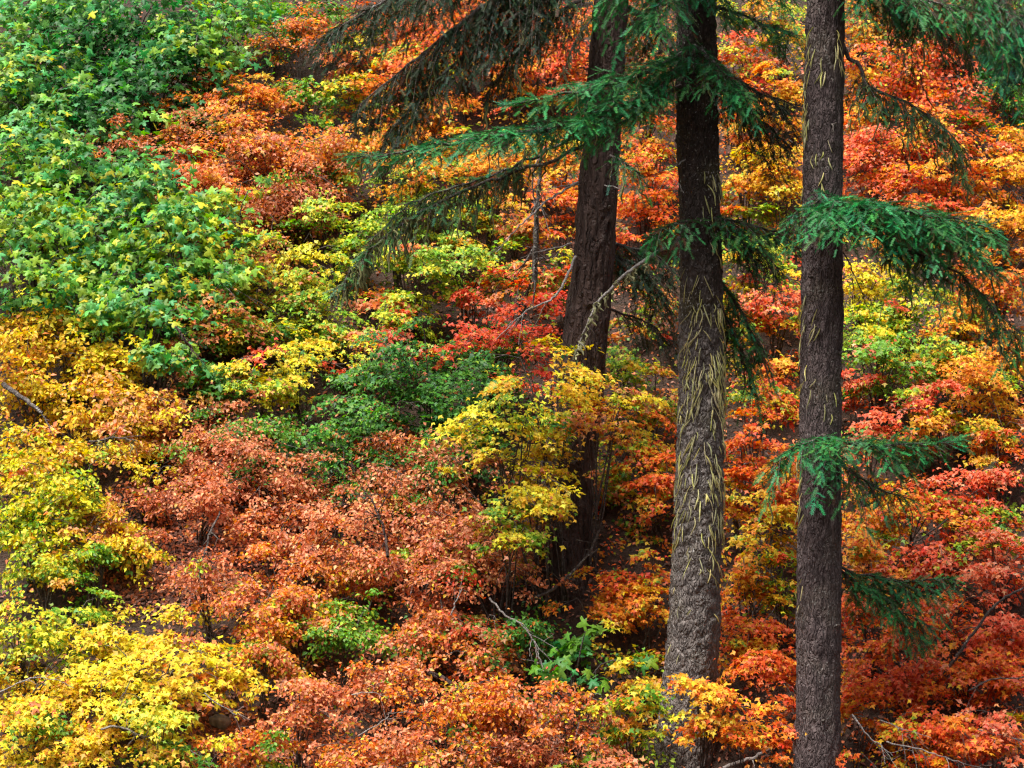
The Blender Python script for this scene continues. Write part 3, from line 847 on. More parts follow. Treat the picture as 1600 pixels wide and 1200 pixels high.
# background behind the firs, top
shrub(575, 82, 60, 38, 'vine', 'rustor', 'rust-orange vine maple behind the tips of the dark fir boughs')
shrub(640, 30, 70, 45, 'vine', 'ored', 'red-orange vine maple at the top edge behind the dark fir boughs')
shrub(720, 45, 65, 55, 'vine', 'ored', 'glowing red-orange vine maple between the dark fir boughs')
shrub(800, 35, 55, 45, 'vine', 'coral', 'coral-red vine maple at the top edge above the pale dead limb')
shrub(660, 115, 70, 42, 'vine', 'orange', 'orange vine maple seen through the dark hanging boughs')
shrub(560, 150, 55, 35, 'vine', 'golime', 'gold and green vine maple under the tip of a dark bough')
shrub(590, 205, 70, 35, 'vine', 'orgold', 'orange and gold vine maple between dark and bright fir boughs')
shrub(680, 180, 60, 32, 'vine', 'orgold', 'gold-orange vine maple above the middle of the long fir bough')
shrub(800, 120, 50, 40, 'vine', 'orgold', 'orange vine maple with gold leaves above the long fir bough')
shrub(865, 60, 50, 45, 'vine', 'rustor', 'rusty orange vine maple left of the red-brown trunk at the top')
shrub(895, 110, 40, 40, 'vine', 'ored', 'red-orange vine maple touching the red-brown trunk near the top')
shrub(825, 235, 50, 32, 'vine', 'yelam', 'yellow vine maple beside the top of the slender snag')
shrub(875, 255, 45, 38, 'vine', 'orgold', 'amber vine maple between the snag and the red-brown trunk')
shrub(780, 285, 55, 40, 'vine', 'orgold', 'orange-gold vine maple left of the slender snag')
shrub(875, 330, 45, 42, 'vine', 'ored', 'red-orange vine maple left of the red-brown trunk at mid height')
shrub(800, 350, 50, 35, 'vine', 'rustgold', 'rust and gold vine maple behind the dead limbs')
shrub(700, 350, 60, 38, 'vine', 'lime', 'lime-green vine maple under the grey drooping fir bough')
shrub(615, 330, 60, 40, 'vine', 'lime', 'gold and lime vine maple behind the hanging lichen')
shrub(1015, 230, 50, 50, 'vine', 'oredmix', 'orange-red vine maple between red-brown and mossy trunks, near the top')
shrub(1010, 320, 50, 50, 'vine', 'ored', 'red-orange vine maple between the red-brown and mossy trunks')
shrub(990, 380, 40, 30, 'vine', 'coral', 'coral vine maple directly right of the red-brown trunk')
shrub(1020, 150, 45, 45, 'vine', 'brownol', 'dim brown-green vine maple behind the boughs of the mossy fir')
shrub(1010, 50, 55, 50, 'vine', 'brownol', 'dim olive vine maple at the top between two trunks')
shrub(650, 265, 70, 40, 'vine', 'golime', 'gold-green vine maple right behind the tip of the long fir bough')
shrub(735, 250, 60, 36, 'vine', 'orgold', 'orange-gold vine maple behind the middle of the long fir bough')
shrub(540, 20, 60, 40, 'vine', 'lgreen', 'green vine maple at the top edge behind the dark bough tips', mix=.08)
shrub(900, 20, 50, 40, 'vine', 'oredmix', 'orange-red vine maple at the top edge beside the red-brown trunk')
shrub(1215, 40, 50, 36, 'vine', 'golime', 'lime-gold vine maple at the top edge left of the purplish trunk')
shrub(1350, 40, 50, 40, 'vine', 'orgold', 'orange-gold vine maple at the top edge right of the purplish trunk')
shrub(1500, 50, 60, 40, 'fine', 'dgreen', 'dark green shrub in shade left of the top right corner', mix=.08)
shrub(1180, 420, 55, 40, 'vine', 'lime', 'lime-gold vine maple under the low dark bough between trunks')
# top right
shrub(1175, 95, 60, 38, 'vine', 'coral', 'coral-orange vine maple between mossy and purplish trunks at the top')
shrub(1150, 60, 35, 24, 'vine', 'yelgr', 'small yellow vine maple beside the mossy trunk at the top')
shrub(1225, 130, 35, 30, 'vine', 'amber', 'amber vine maple touching the purplish trunk near the top')
shrub(1445, 108, 90, 48, 'mound', 'coral', 'rounded coral-red shrub high on the right', h=1.6, size=.092)
shrub(1350, 100, 40, 42, 'vine', 'orange', 'orange vine maple right of the purplish trunk near the top')
shrub(1350, 180, 45, 35, 'vine', 'orgold', 'orange and gold vine maple under the lichen-hung limb')
shrub(1420, 30, 80, 45, 'vine', 'brownol', 'dim brown vine maple behind the top right fir boughs')
shrub(1400, 240, 75, 48, 'vine', 'coral', 'broad coral vine maple behind the lichen-hung bough')
shrub(1355, 265, 50, 45, 'vine', 'ored', 'red-orange vine maple right of the purplish trunk, above its bright bough')
shrub(1465, 200, 60, 38, 'vine', 'oredmix', 'orange-red vine maple under the rounded coral shrub')
shrub(1525, 195, 40, 28, 'vine', 'coral', 'small coral vine maple below the dark hollow at right')
shrub(1570, 165, 45, 28, 'fine', 'green', 'bright green shrub on the right edge below the dark hollow', mix=.08)
shrub(1590, 15, 55, 36, 'fine', 'dgreen', 'dark green shrub filling the top right corner')
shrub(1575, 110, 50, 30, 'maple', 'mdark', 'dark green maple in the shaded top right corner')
shrub(1565, 235, 60, 32, 'vine', 'orgold', 'amber-orange vine maple on the right edge below the green shrub')
shrub(1560, 290, 65, 38, 'vine', 'amber', 'bright amber vine maple on the right edge')
shrub(1490, 285, 50, 40, 'vine', 'orgold', 'orange-gold vine maple above the tip of the bright fir bough')
shrub(1575, 355, 60, 40, 'vine', 'orgold', 'amber vine maple at the right edge past the bough tip')
shrub(1430, 310, 50, 32, 'vine', 'ored', 'red-orange vine maple just above the bright fir bough')
shrub(1155, 185, 40, 40, 'vine', 'orange', 'orange vine maple between the trunks, behind a dark bough')
shrub(1200, 215, 45, 40, 'vine', 'orgold', 'gold-orange vine maple seen under the dark bough between trunks')
shrub(1160, 265, 45, 40, 'vine', 'amber', 'amber vine maple right of the mossy trunk in its shaded upper part')
shrub(1215, 290, 45, 42, 'vine', 'ambgold', 'golden vine maple left of the purplish trunk above the dark bough')
shrub(1160, 320, 45, 28, 'vine', 'golime', 'gold and lime vine maple directly above the low bough between trunks')
# left middle
shrub(45, 520, 80, 38, 'mound', 'yelam', 'amber-yellow shrub on the left edge below the maples', size=.092)
shrub(125, 530, 75, 34, 'mound', 'ambgold', 'golden shrub just below the yellow and green maple', size=.092)
shrub(50, 585, 75, 36, 'mound', 'yelam', 'amber shrub on the left edge above the broken log', size=.092)
shrub(165, 580, 65, 35, 'mound', 'yellow', 'yellow shrub left of the low maple spray', size=.092, mix=.08)
shrub(205, 635, 95, 38, 'mound', 'peach', 'broad peach-coloured shrub above the dark brown hollow', size=.092)
shrub(110, 635, 60, 30, 'mound', 'yelam', 'amber shrub right of the broken log', size=.092)
shrub(200, 680, 85, 24, 'mound', 'peach', 'low peach shrub over the short mossy limb')
shrub(80, 690, 75, 32, 'mound', 'ambgold', 'golden shrub under the broken log', size=.092)
shrub(45, 735, 75, 40, 'mound', 'yelgr', 'yellow-green shrub on the left edge below the golden shrub', size=.092)
shrub(110, 765, 65, 38, 'mound', 'yelgr', 'yellow and green shrub left of the dark brown hollow', size=.092)
shrub(230, 733, 32, 9, 'mound', 'yellow', 'thin yellow spray hanging across the dark brown hollow', mix=.08)
shrub(225, 775, 70, 25, 'mound', 'drust', 'dim rust shrub inside the dark brown hollow', dens=.6)
shrub(175, 805, 70, 26, 'mound', 'peach', 'peach-yellow spray under the dark brown hollow')
shrub(310, 570, 50, 40, 'mound', 'rust', 'rust shrub right of the low maple spray')
shrub(325, 500, 65, 45, 'vine', 'rustgreen', 'mixed rust and green vine maple below the maple sprays')
shrub(320, 640, 60, 42, 'mound', 'rust', 'rust shrub right of the broad peach shrub')
shrub(370, 700, 85, 48, 'mound', 'rust', 'large rust shrub in the middle of the left half')
shrub(300, 720, 50, 40, 'mound', 'rust', 'rust shrub right of the dark brown hollow')
shrub(440, 750, 80, 42, 'mound', 'rust', 'pinkish rust shrub left of the big pinkish shrub')
shrub(330, 780, 70, 35, 'mound', 'drust', 'dark rust shrub above the bare litter')
shrub(400, 450, 75, 42, 'vine', 'yelmix', 'rust and yellow vine maple right of the maple sprays')
shrub(465, 420, 60, 40, 'vine', 'yelgr', 'yellow, green and rust vine maple under the fir bough tip')
shrub(390, 520, 60, 40, 'vine', 'lime', 'yellow-green vine maple in the centre of the left half')
shrub(480, 490, 60, 40, 'vine', 'lime', 'yellow and green vine maple below the drooping bough end')
shrub(455, 560, 65, 34, 'vine', 'yellow', 'layered yellow vine maple left of the dark green hollow', mix=.08)
shrub(410, 605, 45, 26, 'vine', 'yelgr', 'small yellow vine maple below the layered yellow one')
shrub(400, 655, 50, 34, 'fine', 'lgreen', 'green small-leaved shrub among rust shrubs', mix=.08)
shrub(460, 690, 60, 34, 'vine', 'green', 'green vine maple left of the dark green hollow', mix=.08)
shrub(345, 590, 45, 32, 'vine', 'green', 'green vine maple behind the rust shrubs at left centre', mix=.08)
# centre
shrub(585, 455, 50, 26, 'vine', 'rustor', 'orange-rust vine maple under the lichen-hung bough')
shrub(645, 475, 48, 40, 'vine', 'yelgr', 'yellow-green vine maple left of the red one')
shrub(570, 520, 60, 36, 'vine', 'lime', 'lime and gold vine maple above the dark green hollow')
shrub(725, 420, 60, 34, 'vine', 'lime', 'lime vine maple above the red one')
shrub(640, 405, 60, 34, 'vine', 'lime', 'lime-gold vine maple behind the hanging bough end')
shrub(560, 400, 50, 34, 'vine', 'lime', 'yellow-green vine maple behind the grey-green bough end')
shrub(793, 508, 84, 42, 'vine', 'red', 'vivid red vine maple left of the red-brown trunk', h=1.5, mix=.08)
shrub(745, 460, 40, 22, 'vine', 'coral', 'small coral vine maple on top of the vivid red one')
shrub(820, 425, 55, 34, 'vine', 'rustgreen', 'rust and green vine maple above the vivid red one')
shrub(870, 440, 35, 40, 'vine', 'golime', 'gold-green vine maple between dead limb and red-brown trunk')
shrub(675, 578, 105, 45, 'vine', 'dgreen', 'broad deep green vine maple below the vivid red one', mix=.08)
shrub(750, 580, 65, 40, 'vine', 'dgreen', 'deep green vine maple under the vivid red one', mix=.08)
shrub(585, 590, 60, 30, 'vine', 'green', 'green vine maple at the rim of the dark green hollow', mix=.08)
shrub(590, 635, 75, 40, 'vine', 'green', 'green vine maple left of the yellow sprays, above the big pinkish shrub', mix=.08)
shrub(690, 645, 65, 42, 'vine', 'green', 'green vine maple touching the yellow sprays', mix=.08)
shrub(525, 582, 30, 15, 'vine', 'coral', 'small coral spray over the dark green hollow')
shrub(540, 690, 50, 26, 'vine', 'dgreen', 'dark green vine maple directly above the big pinkish shrub', mix=.08)
shrub(700, 690, 55, 34, 'vine', 'dgreen', 'deep green vine maple behind the top of the big pinkish shrub', mix=.08)
shrub(618, 662, 26, 20, 'mound', 'drust', 'small rust sprig standing above the big pinkish shrub')
shrub(865, 592, 95, 34, 'vine', 'ambgold', 'golden vine maple spray across the red-brown trunk', Y=35.6)
shrub(800, 668, 85, 38, 'vine', 'yelgr', 'yellow and green vine maple spray left of the red-brown trunk', Y=35.5)
shrub(935, 655, 60, 38, 'vine', 'rustgold', 'rust and gold spray over the right edge of the red-brown trunk', Y=35.8)
shrub(812, 738, 85, 28, 'vine', 'yellow', 'bright yellow vine maple spray at the foot of the red-brown trunk', Y=35.3, mix=.08)
shrub(850, 775, 48, 22, 'vine', 'ambgold', 'lowest golden spray in front of the red-brown trunk', Y=35.2)
shrub(800, 822, 55, 32, 'vine', 'golime', 'green and gold spray under the bright yellow spray', Y=35.0)
shrub(560, 735, 85, 52, 'mound', 'rust', 'left half of the pinkish shrubs, beside the green vine maples', h=1.3)
shrub(660, 730, 85, 55, 'mound', 'rust', 'big pinkish shrub in the middle with a dark forked stem', h=1.5)
shrub(620, 800, 95, 45, 'mound', 'rust', 'pinkish shrub in front of the dark forked stem')
shrub(745, 820, 85, 42, 'mound', 'rust', 'pinkish shrub reaching to the foot of the red-brown trunk')
shrub(760, 875, 80, 26, 'mound', 'rust', 'low pinkish spray left of the curved grey limb')
shrub(975, 560, 50, 40, 'vine', 'lime', 'lime vine maple right of the red-brown trunk at mid height')
shrub(1010, 620, 50, 38, 'vine', 'rustgold', 'rust-gold vine maple left of the mossy trunk')
shrub(1005, 690, 55, 40, 'vine', 'oredmix', 'orange-red vine maple left of the mossy trunk')
shrub(1020, 750, 42, 45, 'vine', 'ored', 'red-orange vine maple touching the mossy trunk')
shrub(960, 740, 45, 48, 'vine', 'golime', 'yellow-green vine maple right of the red-brown trunk foot', Y=37.8)
shrub(985, 815, 55, 40, 'vine', 'rustgreen', 'green and rust vine maple between the trunk feet', Y=37.6)
shrub(1000, 480, 45, 35, 'vine', 'brownol', 'dim vine maple behind dark boughs between two trunks')
# right middle
shrub(1220, 480, 40, 55, 'vine', 'coral', 'coral vine maple touching the purplish trunk below the dark bough')
shrub(1165, 495, 35, 26, 'vine', 'amber', 'small amber vine maple right of the mossy trunk')
shrub(1210, 560, 40, 36, 'vine', 'ored', 'red-orange vine maple beside the drooping dark bough between trunks')
shrub(1190, 615, 55, 32, 'vine', 'golime', 'lime-yellow vine maple between mossy and purplish trunks')
shrub(1165, 680, 48, 42, 'vine', 'ored', 'vivid red-orange vine maple right of the mossy trunk')
shrub(1205, 750, 50, 48, 'vine', 'ored', 'vivid red-orange vine maple left of the purplish trunk')
shrub(1150, 760, 35, 45, 'vine', 'oredmix', 'orange-red vine maple against the right flank of the mossy trunk')
shrub(1350, 440, 50, 45, 'vine', 'yellow', 'yellow vine maple under the bright fir bough', mix=.08)
shrub(1355, 510, 50, 40, 'vine', 'lime', 'yellow-green vine maple right of the purplish trunk')
shrub(1420, 470, 60, 45, 'vine', 'golime', 'golden vine maple below the bright fir bough')
shrub(1375, 570, 65, 40, 'vine', 'lgreen', 'green vine maple right of the purplish trunk at mid height', mix=.08)
shrub(1450, 550, 60, 42, 'vine', 'lime', 'yellow and green vine maple behind hanging lichen')
shrub(1500, 500, 55, 45, 'vine', 'orgold', 'orange-gold vine maple behind the drooping bough tip')
shrub(1570, 440, 55, 50, 'vine', 'orange', 'orange vine maple on the right edge behind bough tips')
shrub(1335, 615, 32, 30, 'vine', 'coral', 'small coral vine maple beside the purplish trunk')
shrub(1440, 622, 62, 26, 'vine', 'coral', 'flat coral-red vine maple right of the green one')
shrub(1370, 665, 55, 30, 'vine', 'coral', 'coral vine maple just above the lower bright bough')
shrub(1525, 590, 75, 46, 'vine', 'amber', 'large amber vine maple near the right edge')
shrub(1580, 550, 45, 50, 'vine', 'orgold', 'orange-gold vine maple on the right edge above the large amber one')
shrub(1540, 660, 70, 36, 'vine', 'orgold', 'orange-amber vine maple under the large amber one')
shrub(1470, 670, 50, 32, 'vine', 'golime', 'yellow and green vine maple above the lower bough tip')
shrub(1570, 720, 60, 38, 'vine', 'coral', 'coral-red vine maple on the right edge')
shrub(1500, 760, 60, 36, 'vine', 'coral', 'orange-red vine maple below the lower bough tip')
shrub(1430, 790, 60, 36, 'vine', 'oredmix', 'orange vine maple under the lower bright bough')
shrub(1350, 800, 45, 40, 'vine', 'orgold', 'orange-gold vine maple right of the purplish trunk below the lower bough')
# lower left
shrub(55, 825, 75, 42, 'mound', 'yelgr', 'yellow shrub on the left edge, level with the bare litter', size=.092)
shrub(150, 850, 70, 40, 'mound', 'yelam', 'amber-yellow shrub left of the bare litter', size=.092)
shrub(215, 845, 45, 28, 'mound', 'yelgr', 'yellow-green spray hanging over the bare litter')
shrub(70, 890, 65, 30, 'fine', 'golime', 'green and gold shrub at left above the bright yellow vine maple')
shrub(140, 885, 40, 22, 'fine', 'lgreen', 'small green shrub at the left end of the bare litter', mix=.08)
shrub(45, 985, 70, 40, 'vine', 'yelgr', 'yellow-green vine maple on the left edge near the bottom')
shrub(110, 965, 45, 28, 'vine', 'lime', 'lime vine maple left of the bright yellow one')
shrub(225, 1040, 115, 55, 'vine', 'yellow', 'bright yellow vine maple spreading wide at lower left', h=1.4, size=.092, mix=.08)
shrub(280, 1000, 60, 40, 'vine', 'yellow', 'upper crown of bright yellow leaves below the bare litter', h=1.3, size=.092, mix=.08)
shrub(165, 1000, 55, 34, 'vine', 'yellow', 'yellow vine maple spray just left of the upper yellow crown', size=.092, mix=.08)
shrub(310, 1070, 60, 40, 'vine', 'yelam', 'golden right-hand spray of the bright yellow vine maples', size=.092)
shrub(50, 1060, 65, 36, 'mound', 'yelam', 'amber and rust shrub on the left edge near the bottom')
shrub(115, 1115, 80, 36, 'vine', 'yelam', 'amber-yellow vine maple below the bright yellow one')
shrub(40, 1160, 80, 42, 'vine', 'ambgold', 'golden vine maple in the bottom left corner')
shrub(150, 1180, 70, 36, 'vine', 'yelam', 'amber vine maple on the bottom edge right of the corner')
shrub(255, 1150, 70, 40, 'vine', 'yelgr', 'yellow-green vine maple behind the pale bleached branch')
shrub(235, 1205, 60, 28, 'fine', 'lgreen', 'green shrub on the bottom edge below the pale branch', mix=.08)
shrub(310, 885, 75, 28, 'mound', 'drust', 'sparse dark rust shrub standing on the bare litter', dens=.5)
shrub(420, 830, 60, 36, 'mound', 'rust', 'rust shrub right of the slim leaning stem')
shrub(495, 830, 60, 36, 'mound', 'rust', 'pinkish rust shrub below the left half of the pinkish shrubs')
shrub(440, 900, 80, 34, 'mound', 'rustor', 'rust-orange shrub right of the bare litter')
shrub(400, 960, 70, 36, 'mound', 'rustor', 'rust shrub right of the upper yellow crown')
shrub(480, 960, 60, 36, 'mound', 'rustgold', 'rust and gold shrub left of the round green shrub')
shrub(545, 985, 55, 46, 'fine', 'lgreen', 'round green small-leaved shrub among rust shrubs low in the picture', mix=.08)
shrub(430, 1040, 60, 36, 'mound', 'rustgold', 'amber-rust shrub right of the golden spray')
shrub(470, 1110, 80, 40, 'mound', 'rust', 'pinkish rust shrub near the bottom, right of the angular rock')
shrub(380, 1170, 65, 34, 'mound', 'rustor', 'rust shrub on the bottom edge right of the pale branch')
shrub(560, 880, 60, 34, 'mound', 'rustgold', 'rust and gold shrub below the pinkish shrubs')
# lower centre
shrub(650, 905, 75, 34, 'mound', 'drust', 'dark rust shrub under the dark forked stem')
shrub(690, 870, 60, 30, 'mound', 'rust', 'rust shrub left of the low pinkish spray')
shrub(750, 965, 50, 32, 'vine', 'redgreen', 'dark red and green vine maple left of the dead forked branch')
shrub(655, 985, 65, 38, 'mound', 'rustor', 'rust-orange shrub right of the round green shrub')
shrub(745, 1025, 60, 34, 'mound', 'rustor', 'rust-orange shrub left of the small green maple')
shrub(820, 1000, 50, 30, 'fine', 'green', 'green shrub behind the dead forked branch', mix=.08)
shrub(905, 1030, 62, 32, 'maple', 'mgreen', 'small green maple below the dark hollow at the red-brown trunk', size=.15, h=1.0)
shrub(935, 935, 65, 32, 'vine', 'orange', 'orange vine maple right of the dark hollow under the red-brown trunk')
shrub(1000, 900, 50, 38, 'vine', 'oredmix', 'orange-red vine maple left of the mossy trunk at its lower part')
shrub(1020, 960, 35, 40, 'vine', 'orgold', 'orange-gold vine maple beside the mossy trunk near its foot')
shrub(1010, 1030, 42, 40, 'vine', 'ambgold', 'golden vine maple left of the foot of the mossy trunk')
shrub(620, 1060, 65, 36, 'mound', 'rust', 'rust shrub left of the dark fallen log')
shrub(690, 1115, 85, 40, 'mound', 'rustor', 'rust shrub below the dark fallen log')
shrub(810, 1085, 80, 40, 'mound', 'rustor', 'rust-orange shrub below the dead forked branch')
shrub(590, 1170, 80, 38, 'mound', 'rustor', 'rust-orange shrub on the bottom edge left of centre')
shrub(700, 1185, 75, 34, 'mound', 'rustgold', 'rust and gold shrub on the bottom edge at centre')
shrub(910, 1105, 65, 36, 'mound', 'rustor', 'rust-red shrub below the small green maple')
shrub(820, 1170, 70, 30, 'mound', 'drust', 'dark rust shrub on the bottom edge right of centre', dens=.8)
shrub(925, 1175, 60, 34, 'vine', 'rustgreen', 'rust and green vine maple on the bottom edge left of the mossy trunk')
shrub(990, 1120, 42, 48, 'vine', 'golime', 'yellow-green vine maple left of the lowest part of the mossy trunk')
# lower right
shrub(1185, 820, 55, 32, 'vine', 'ambgold', 'golden vine maple between mossy and purplish trunks, lower part')
shrub(1165, 880, 45, 45, 'vine', 'orgold', 'orange-gold vine maple right of the mossy trunk, lower part')
shrub(1215, 900, 38, 42, 'vine', 'golime', 'green and gold vine maple left of the purplish trunk, lower part')
shrub(1180, 970, 55, 42, 'vine', 'ored', 'red-orange vine maple between the trunks near the bottom')
shrub(1105, 1085, 62, 34, 'vine', 'orgold', 'orange vine maple spray in front of the mossy trunk', Y=33.0)
shrub(1195, 1060, 48, 42, 'vine', 'ored', 'red-orange vine maple right of the spray crossing the mossy trunk')
shrub(1150, 1165, 55, 34, 'vine', 'orange', 'orange vine maple at the bottom right of the mossy trunk')
shrub(1210, 1135, 36, 30, 'vine', 'ored', 'red-orange vine maple above the grey fallen limb')
shrub(1355, 870, 45, 38, 'vine', 'orgold', 'orange-gold vine maple above the lowest dark bough')
shrub(1460, 850, 80, 40, 'vine', 'coral', 'coral vine maple above the lowest dark bough')
shrub(1555, 870, 65, 45, 'vine', 'coral', 'coral-red vine maple on the right edge, lower part')
shrub(1565, 820, 50, 28, 'vine', 'lime', 'lime vine maple on the right edge above the coral-red one')
shrub(1380, 990, 65, 38, 'vine', 'ored', 'orange vine maple under the lowest dark bough')
shrub(1355, 930, 45, 34, 'vine', 'coral', 'orange-red vine maple behind the lowest dark bough')
shrub(1480, 960, 55, 42, 'vine', 'ored', 'red-orange vine maple left of the long leaning stem')
shrub(1560, 975, 60, 42, 'vine', 'coral', 'red-orange vine maple right of the long leaning stem')
shrub(1400, 1060, 75, 40, 'vine', 'coral', 'red-orange vine maple above the pale bent stick')
shrub(1500, 1050, 65, 38, 'vine', 'ored', 'red-orange vine maple at the foot of the long leaning stem')
shrub(1570, 1060, 55, 40, 'vine', 'ored', 'orange vine maple on the right edge near the bottom')
shrub(1350, 1130, 50, 40, 'vine', 'orange', 'orange vine maple behind the pale bent stick')
shrub(1450, 1125, 70, 38, 'vine', 'ored', 'red-orange vine maple behind the bundle of pale twigs')
shrub(1560, 1135, 65, 42, 'vine', 'coral', 'orange vine maple in the bottom right corner')
shrub(1390, 1195, 60, 28, 'vine', 'oredmix', 'orange-red vine maple on the bottom edge right of the purplish trunk')
shrub(1490, 1200, 60, 26, 'vine', 'ored', 'red-orange vine maple on the bottom edge near the right corner')



SX, SY = 1.25, 1.28


def grow_shrub(q):
    k = -(q['y'] - 600) / FPX
    Y = q['Y'] or 40.0
    for _ in range(3):
        Rz = q['ry'] * SY / FPX * Y
        h = (q['h'] if q['h'] is not None else Rz * 0.9 + 0.60 + 0.7 * ((q['x'] * 7 + q['y'] * 13) % 10) / 10)
        if q['Y'] is None:
            Y = (GS * GY - G0 - h) / (GS - k)
    Rx = q['rx'] * SX / FPX * Y; Rz = q['ry'] * SY / FPX * Y; Ry = 0.85 * Rx
    C = at(q['x'], q['y'], Y)
    by = Y + (rng.uniform(.45, .7) if q['Y'] else rng.uniform(-.1, .35)); bx = C[0] + rng.uniform(-.35, .35) * Rx
    B = np.array([bx, by, float(ground_z(bx, by)) - 0.12])
    q['C'], q['B'], q['Yc'] = C, B, Y
    kind = q['kind']
    name, cat, tm, size, cover = {
        'vine': ('vine_maple', 'vine maple', 'vine', 0.079, 1.85), 'mound': ('autumn_shrub', 'shrub', 'oval', 0.070, 1.75),
        'maple': ('bigleaf_maple', 'maple', 'big', 0.132, 1.5), 'fine': ('leafy_shrub', 'shrub', 'oval', 0.072, 1.85)}[kind]
    size = q['size'] or size
    root = empty(name, B)
    tag(root, q['label'], cat, {'vine': 'vine maples on the slope', 'mound': 'rust and brown shrubs on the slope', 'maple': 'bigleaf maples up the slope', 'fine': 'small-leaved shrubs on the slope'}[kind])
    area = math.pi * Rx * Rz
    lf = {'vine': .42, 'oval': .30, 'big': .60}[tm] * size * size * 0.62
    N = int(cover * q['dens'] * area / lf)
    ntier = int(np.clip(area / {'vine': .075, 'mound': .050, 'maple': .085, 'fine': .055}[kind], 8, 80))
    nb = int(np.clip(round(area / {'vine': .16, 'mound': .13, 'maple': .22, 'fine': .12}[kind]), 4, 14))
    dv = nrm(rng.normal(0, 1, (nb, 3)))
    dv[:, 0] = np.sin((np.arange(nb) + rng.random(nb)) * 2.39996) * .9 + dv[:, 0] * .35
    dv = nrm(dv)
    dv[:, 1] = np.where(rng.random(nb) < .6, -np.abs(dv[:, 1]), dv[:, 1])
    eo = dv * np.array([Rx, Ry, Rz]) * rng.uniform(.55, 1.32, nb)[:, None]
    eo[:, 2] += 0.35 * eo[:, 1]
    CV = []
    for e in eo:
        E = C + e
        CV.append(spline([B + rng.normal(0, .06, 3) * np.array([1, 1, 0]), B + (C - B) * .55 + e * .12 + rng.normal(0, .05, 3), C + e * .5 + UP * .16 * Rz, E], 15))
    tb = rng.integers(0, nb, ntier); tb[:nb] = np.arange(nb)
    tt = (6 + 8.99 * rng.random(ntier) ** .75).astype(int); tt[:nb] = 14
    off = np.array([CV[i_][j_] for i_, j_ in zip(tb, tt)]) + rng.normal(0, 1, (ntier, 3)) * np.array([Rx, Ry, Rz]) * .17 - C
    TC = C + off
    Rt = (0.42 if kind in ('vine', 'maple') else 0.34) * math.sqrt(Rx * Rz) * rng.uniform(.6, 1.25, ntier) + 0.08
    Rt = np.minimum(Rt, .75) * np.where(np.linalg.norm(off / np.array([Rx, Ry, Rz]), axis=1) > .95, .68, 1.0)
    outw = nrm(off * np.array([1, 1, .2]) + 1e-4)
    tilt = {'vine': .24, 'mound': .34, 'maple': .34, 'fine': .3}[kind]
    TN = nrm(UP + outw * .30 + np.array([0, -tilt, 0]) + rng.normal(0, .16, (ntier, 3)))
    e1 = nrm(np.cross(TN, np.array([0, 1., 0]) + rng.normal(0, .3, (ntier, 3)))); e2 = np.cross(TN, e1)
    wts = Rt ** 2; ti = rng.choice(ntier, N, p=wts / wts.sum())
    phi = rng.random(N) * 2 * math.pi
    lob = 0.72 + 0.28 * np.sin(phi * rng.integers(3, 6, ntier)[ti] + rng.random(ntier)[ti] * 6)
    rr = np.sqrt(rng.random(N)) * lob * 1.12
    thick = {'vine': .055, 'mound': .15, 'maple': .20, 'fine': .13}[kind]
    drop = -0.30 * rr ** 2
    P = TC[ti] + (e1[ti] * (np.cos(phi) * rr * 1.25)[:, None] + e2[ti] * (np.sin(phi) * rr * .75)[:, None] + TN[ti] * (drop + rng.normal(0, thick, N))[:, None]) * Rt[ti][:, None]
    P += rng.normal(0, .018, (N, 3))
    stray = rng.random(N) < .10
    P[stray] += rng.normal(0, 1, (int(stray.sum()), 3)) * np.array([.16, .12, .10])
    jit = {'vine': .36, 'mound': .60, 'maple': .50, 'fine': .48}[kind]
    LN = TN[ti] + np.array([0, -.12, 0]) + outw[ti] * .1 + rng.normal(0, jit, (N, 3))
    TT = e1[ti] * np.cos(phi)[:, None] + e2[ti] * np.sin(phi)[:, None] + np.array([0, -.35, -.45]) + rng.normal(0, .5, (N, 3))
    sz = size * rng.uniform(.55, 1.35, N)
    tcl = rng.random(ntier)
    clump = tcl[ti] + 0.12 * rr
    near = sorted(SHRUBS, key=lambda o_: (o_['x'] - q['x']) ** 2 + ((o_['y'] - q['y']) * 1.3) ** 2)[1:6]
    keys = [o_['pal'] for o_ in near if (o_['kind'] == 'maple') == (kind == 'maple')] or [q['pal']]
    mixm = (rng.random(ntier) < q['mix'])[ti] | (rng.random(N) < .12)
    col = leaf_colours(q['pal'], tcl[ti], N, (keys, mixm))
    fb = Batch()
    add_leaves(fb, P, LN, TT, sz, TEMPL[tm], col)
    # stems and twigs
    wb = Batch()
    r0 = 0.010 + 0.008 * Rx + (0.008 if kind == 'maple' else 0)
    for i_ in range(nb):
        st = CV[i_] + rng.normal(0, .008, (15, 3))
        tube(wb, st[::2], np.linspace(r0 * rng.uniform(.7, 1.2), .0035, 8), 4)
    ntw = 1
    for i in range(ntier):
        if tt[i] == 14: p0 = CV[tb[i]][12]
        else: p0 = CV[tb[i]][tt[i]]
        te = TC[i] - TN[i] * .02
        tube(wb, np.array([p0, (p0 + te) / 2 + UP * .03, te]), np.array([.006, .005, .0035]), 3)
        for _ in range(ntw):
            ph = rng.random() * 6.28
            e = te + (e1[i] * math.cos(ph) * 1.2 + e2[i] * math.sin(ph) * .7 - TN[i] * .15) * Rt[i] * .85
            tube(wb, np.array([te, (te + e) / 2 + UP * .015, e]), np.array([.0042, .003, .002]), 3)
    B_ = B
    fo = fb.build('foliage', M_MAPLE if kind == 'maple' else M_LEAF, None, B_)
    so = wb.build('stem', M_TWIG, None, B_, smooth=True)
    for o in (fo, so):
        o.location = (0, 0, 0); o.parent = root
    return N


nleaf = sum(grow_shrub(q) for q in SHRUBS)
print('shrubs', len(SHRUBS), 'leaves', nleaf)

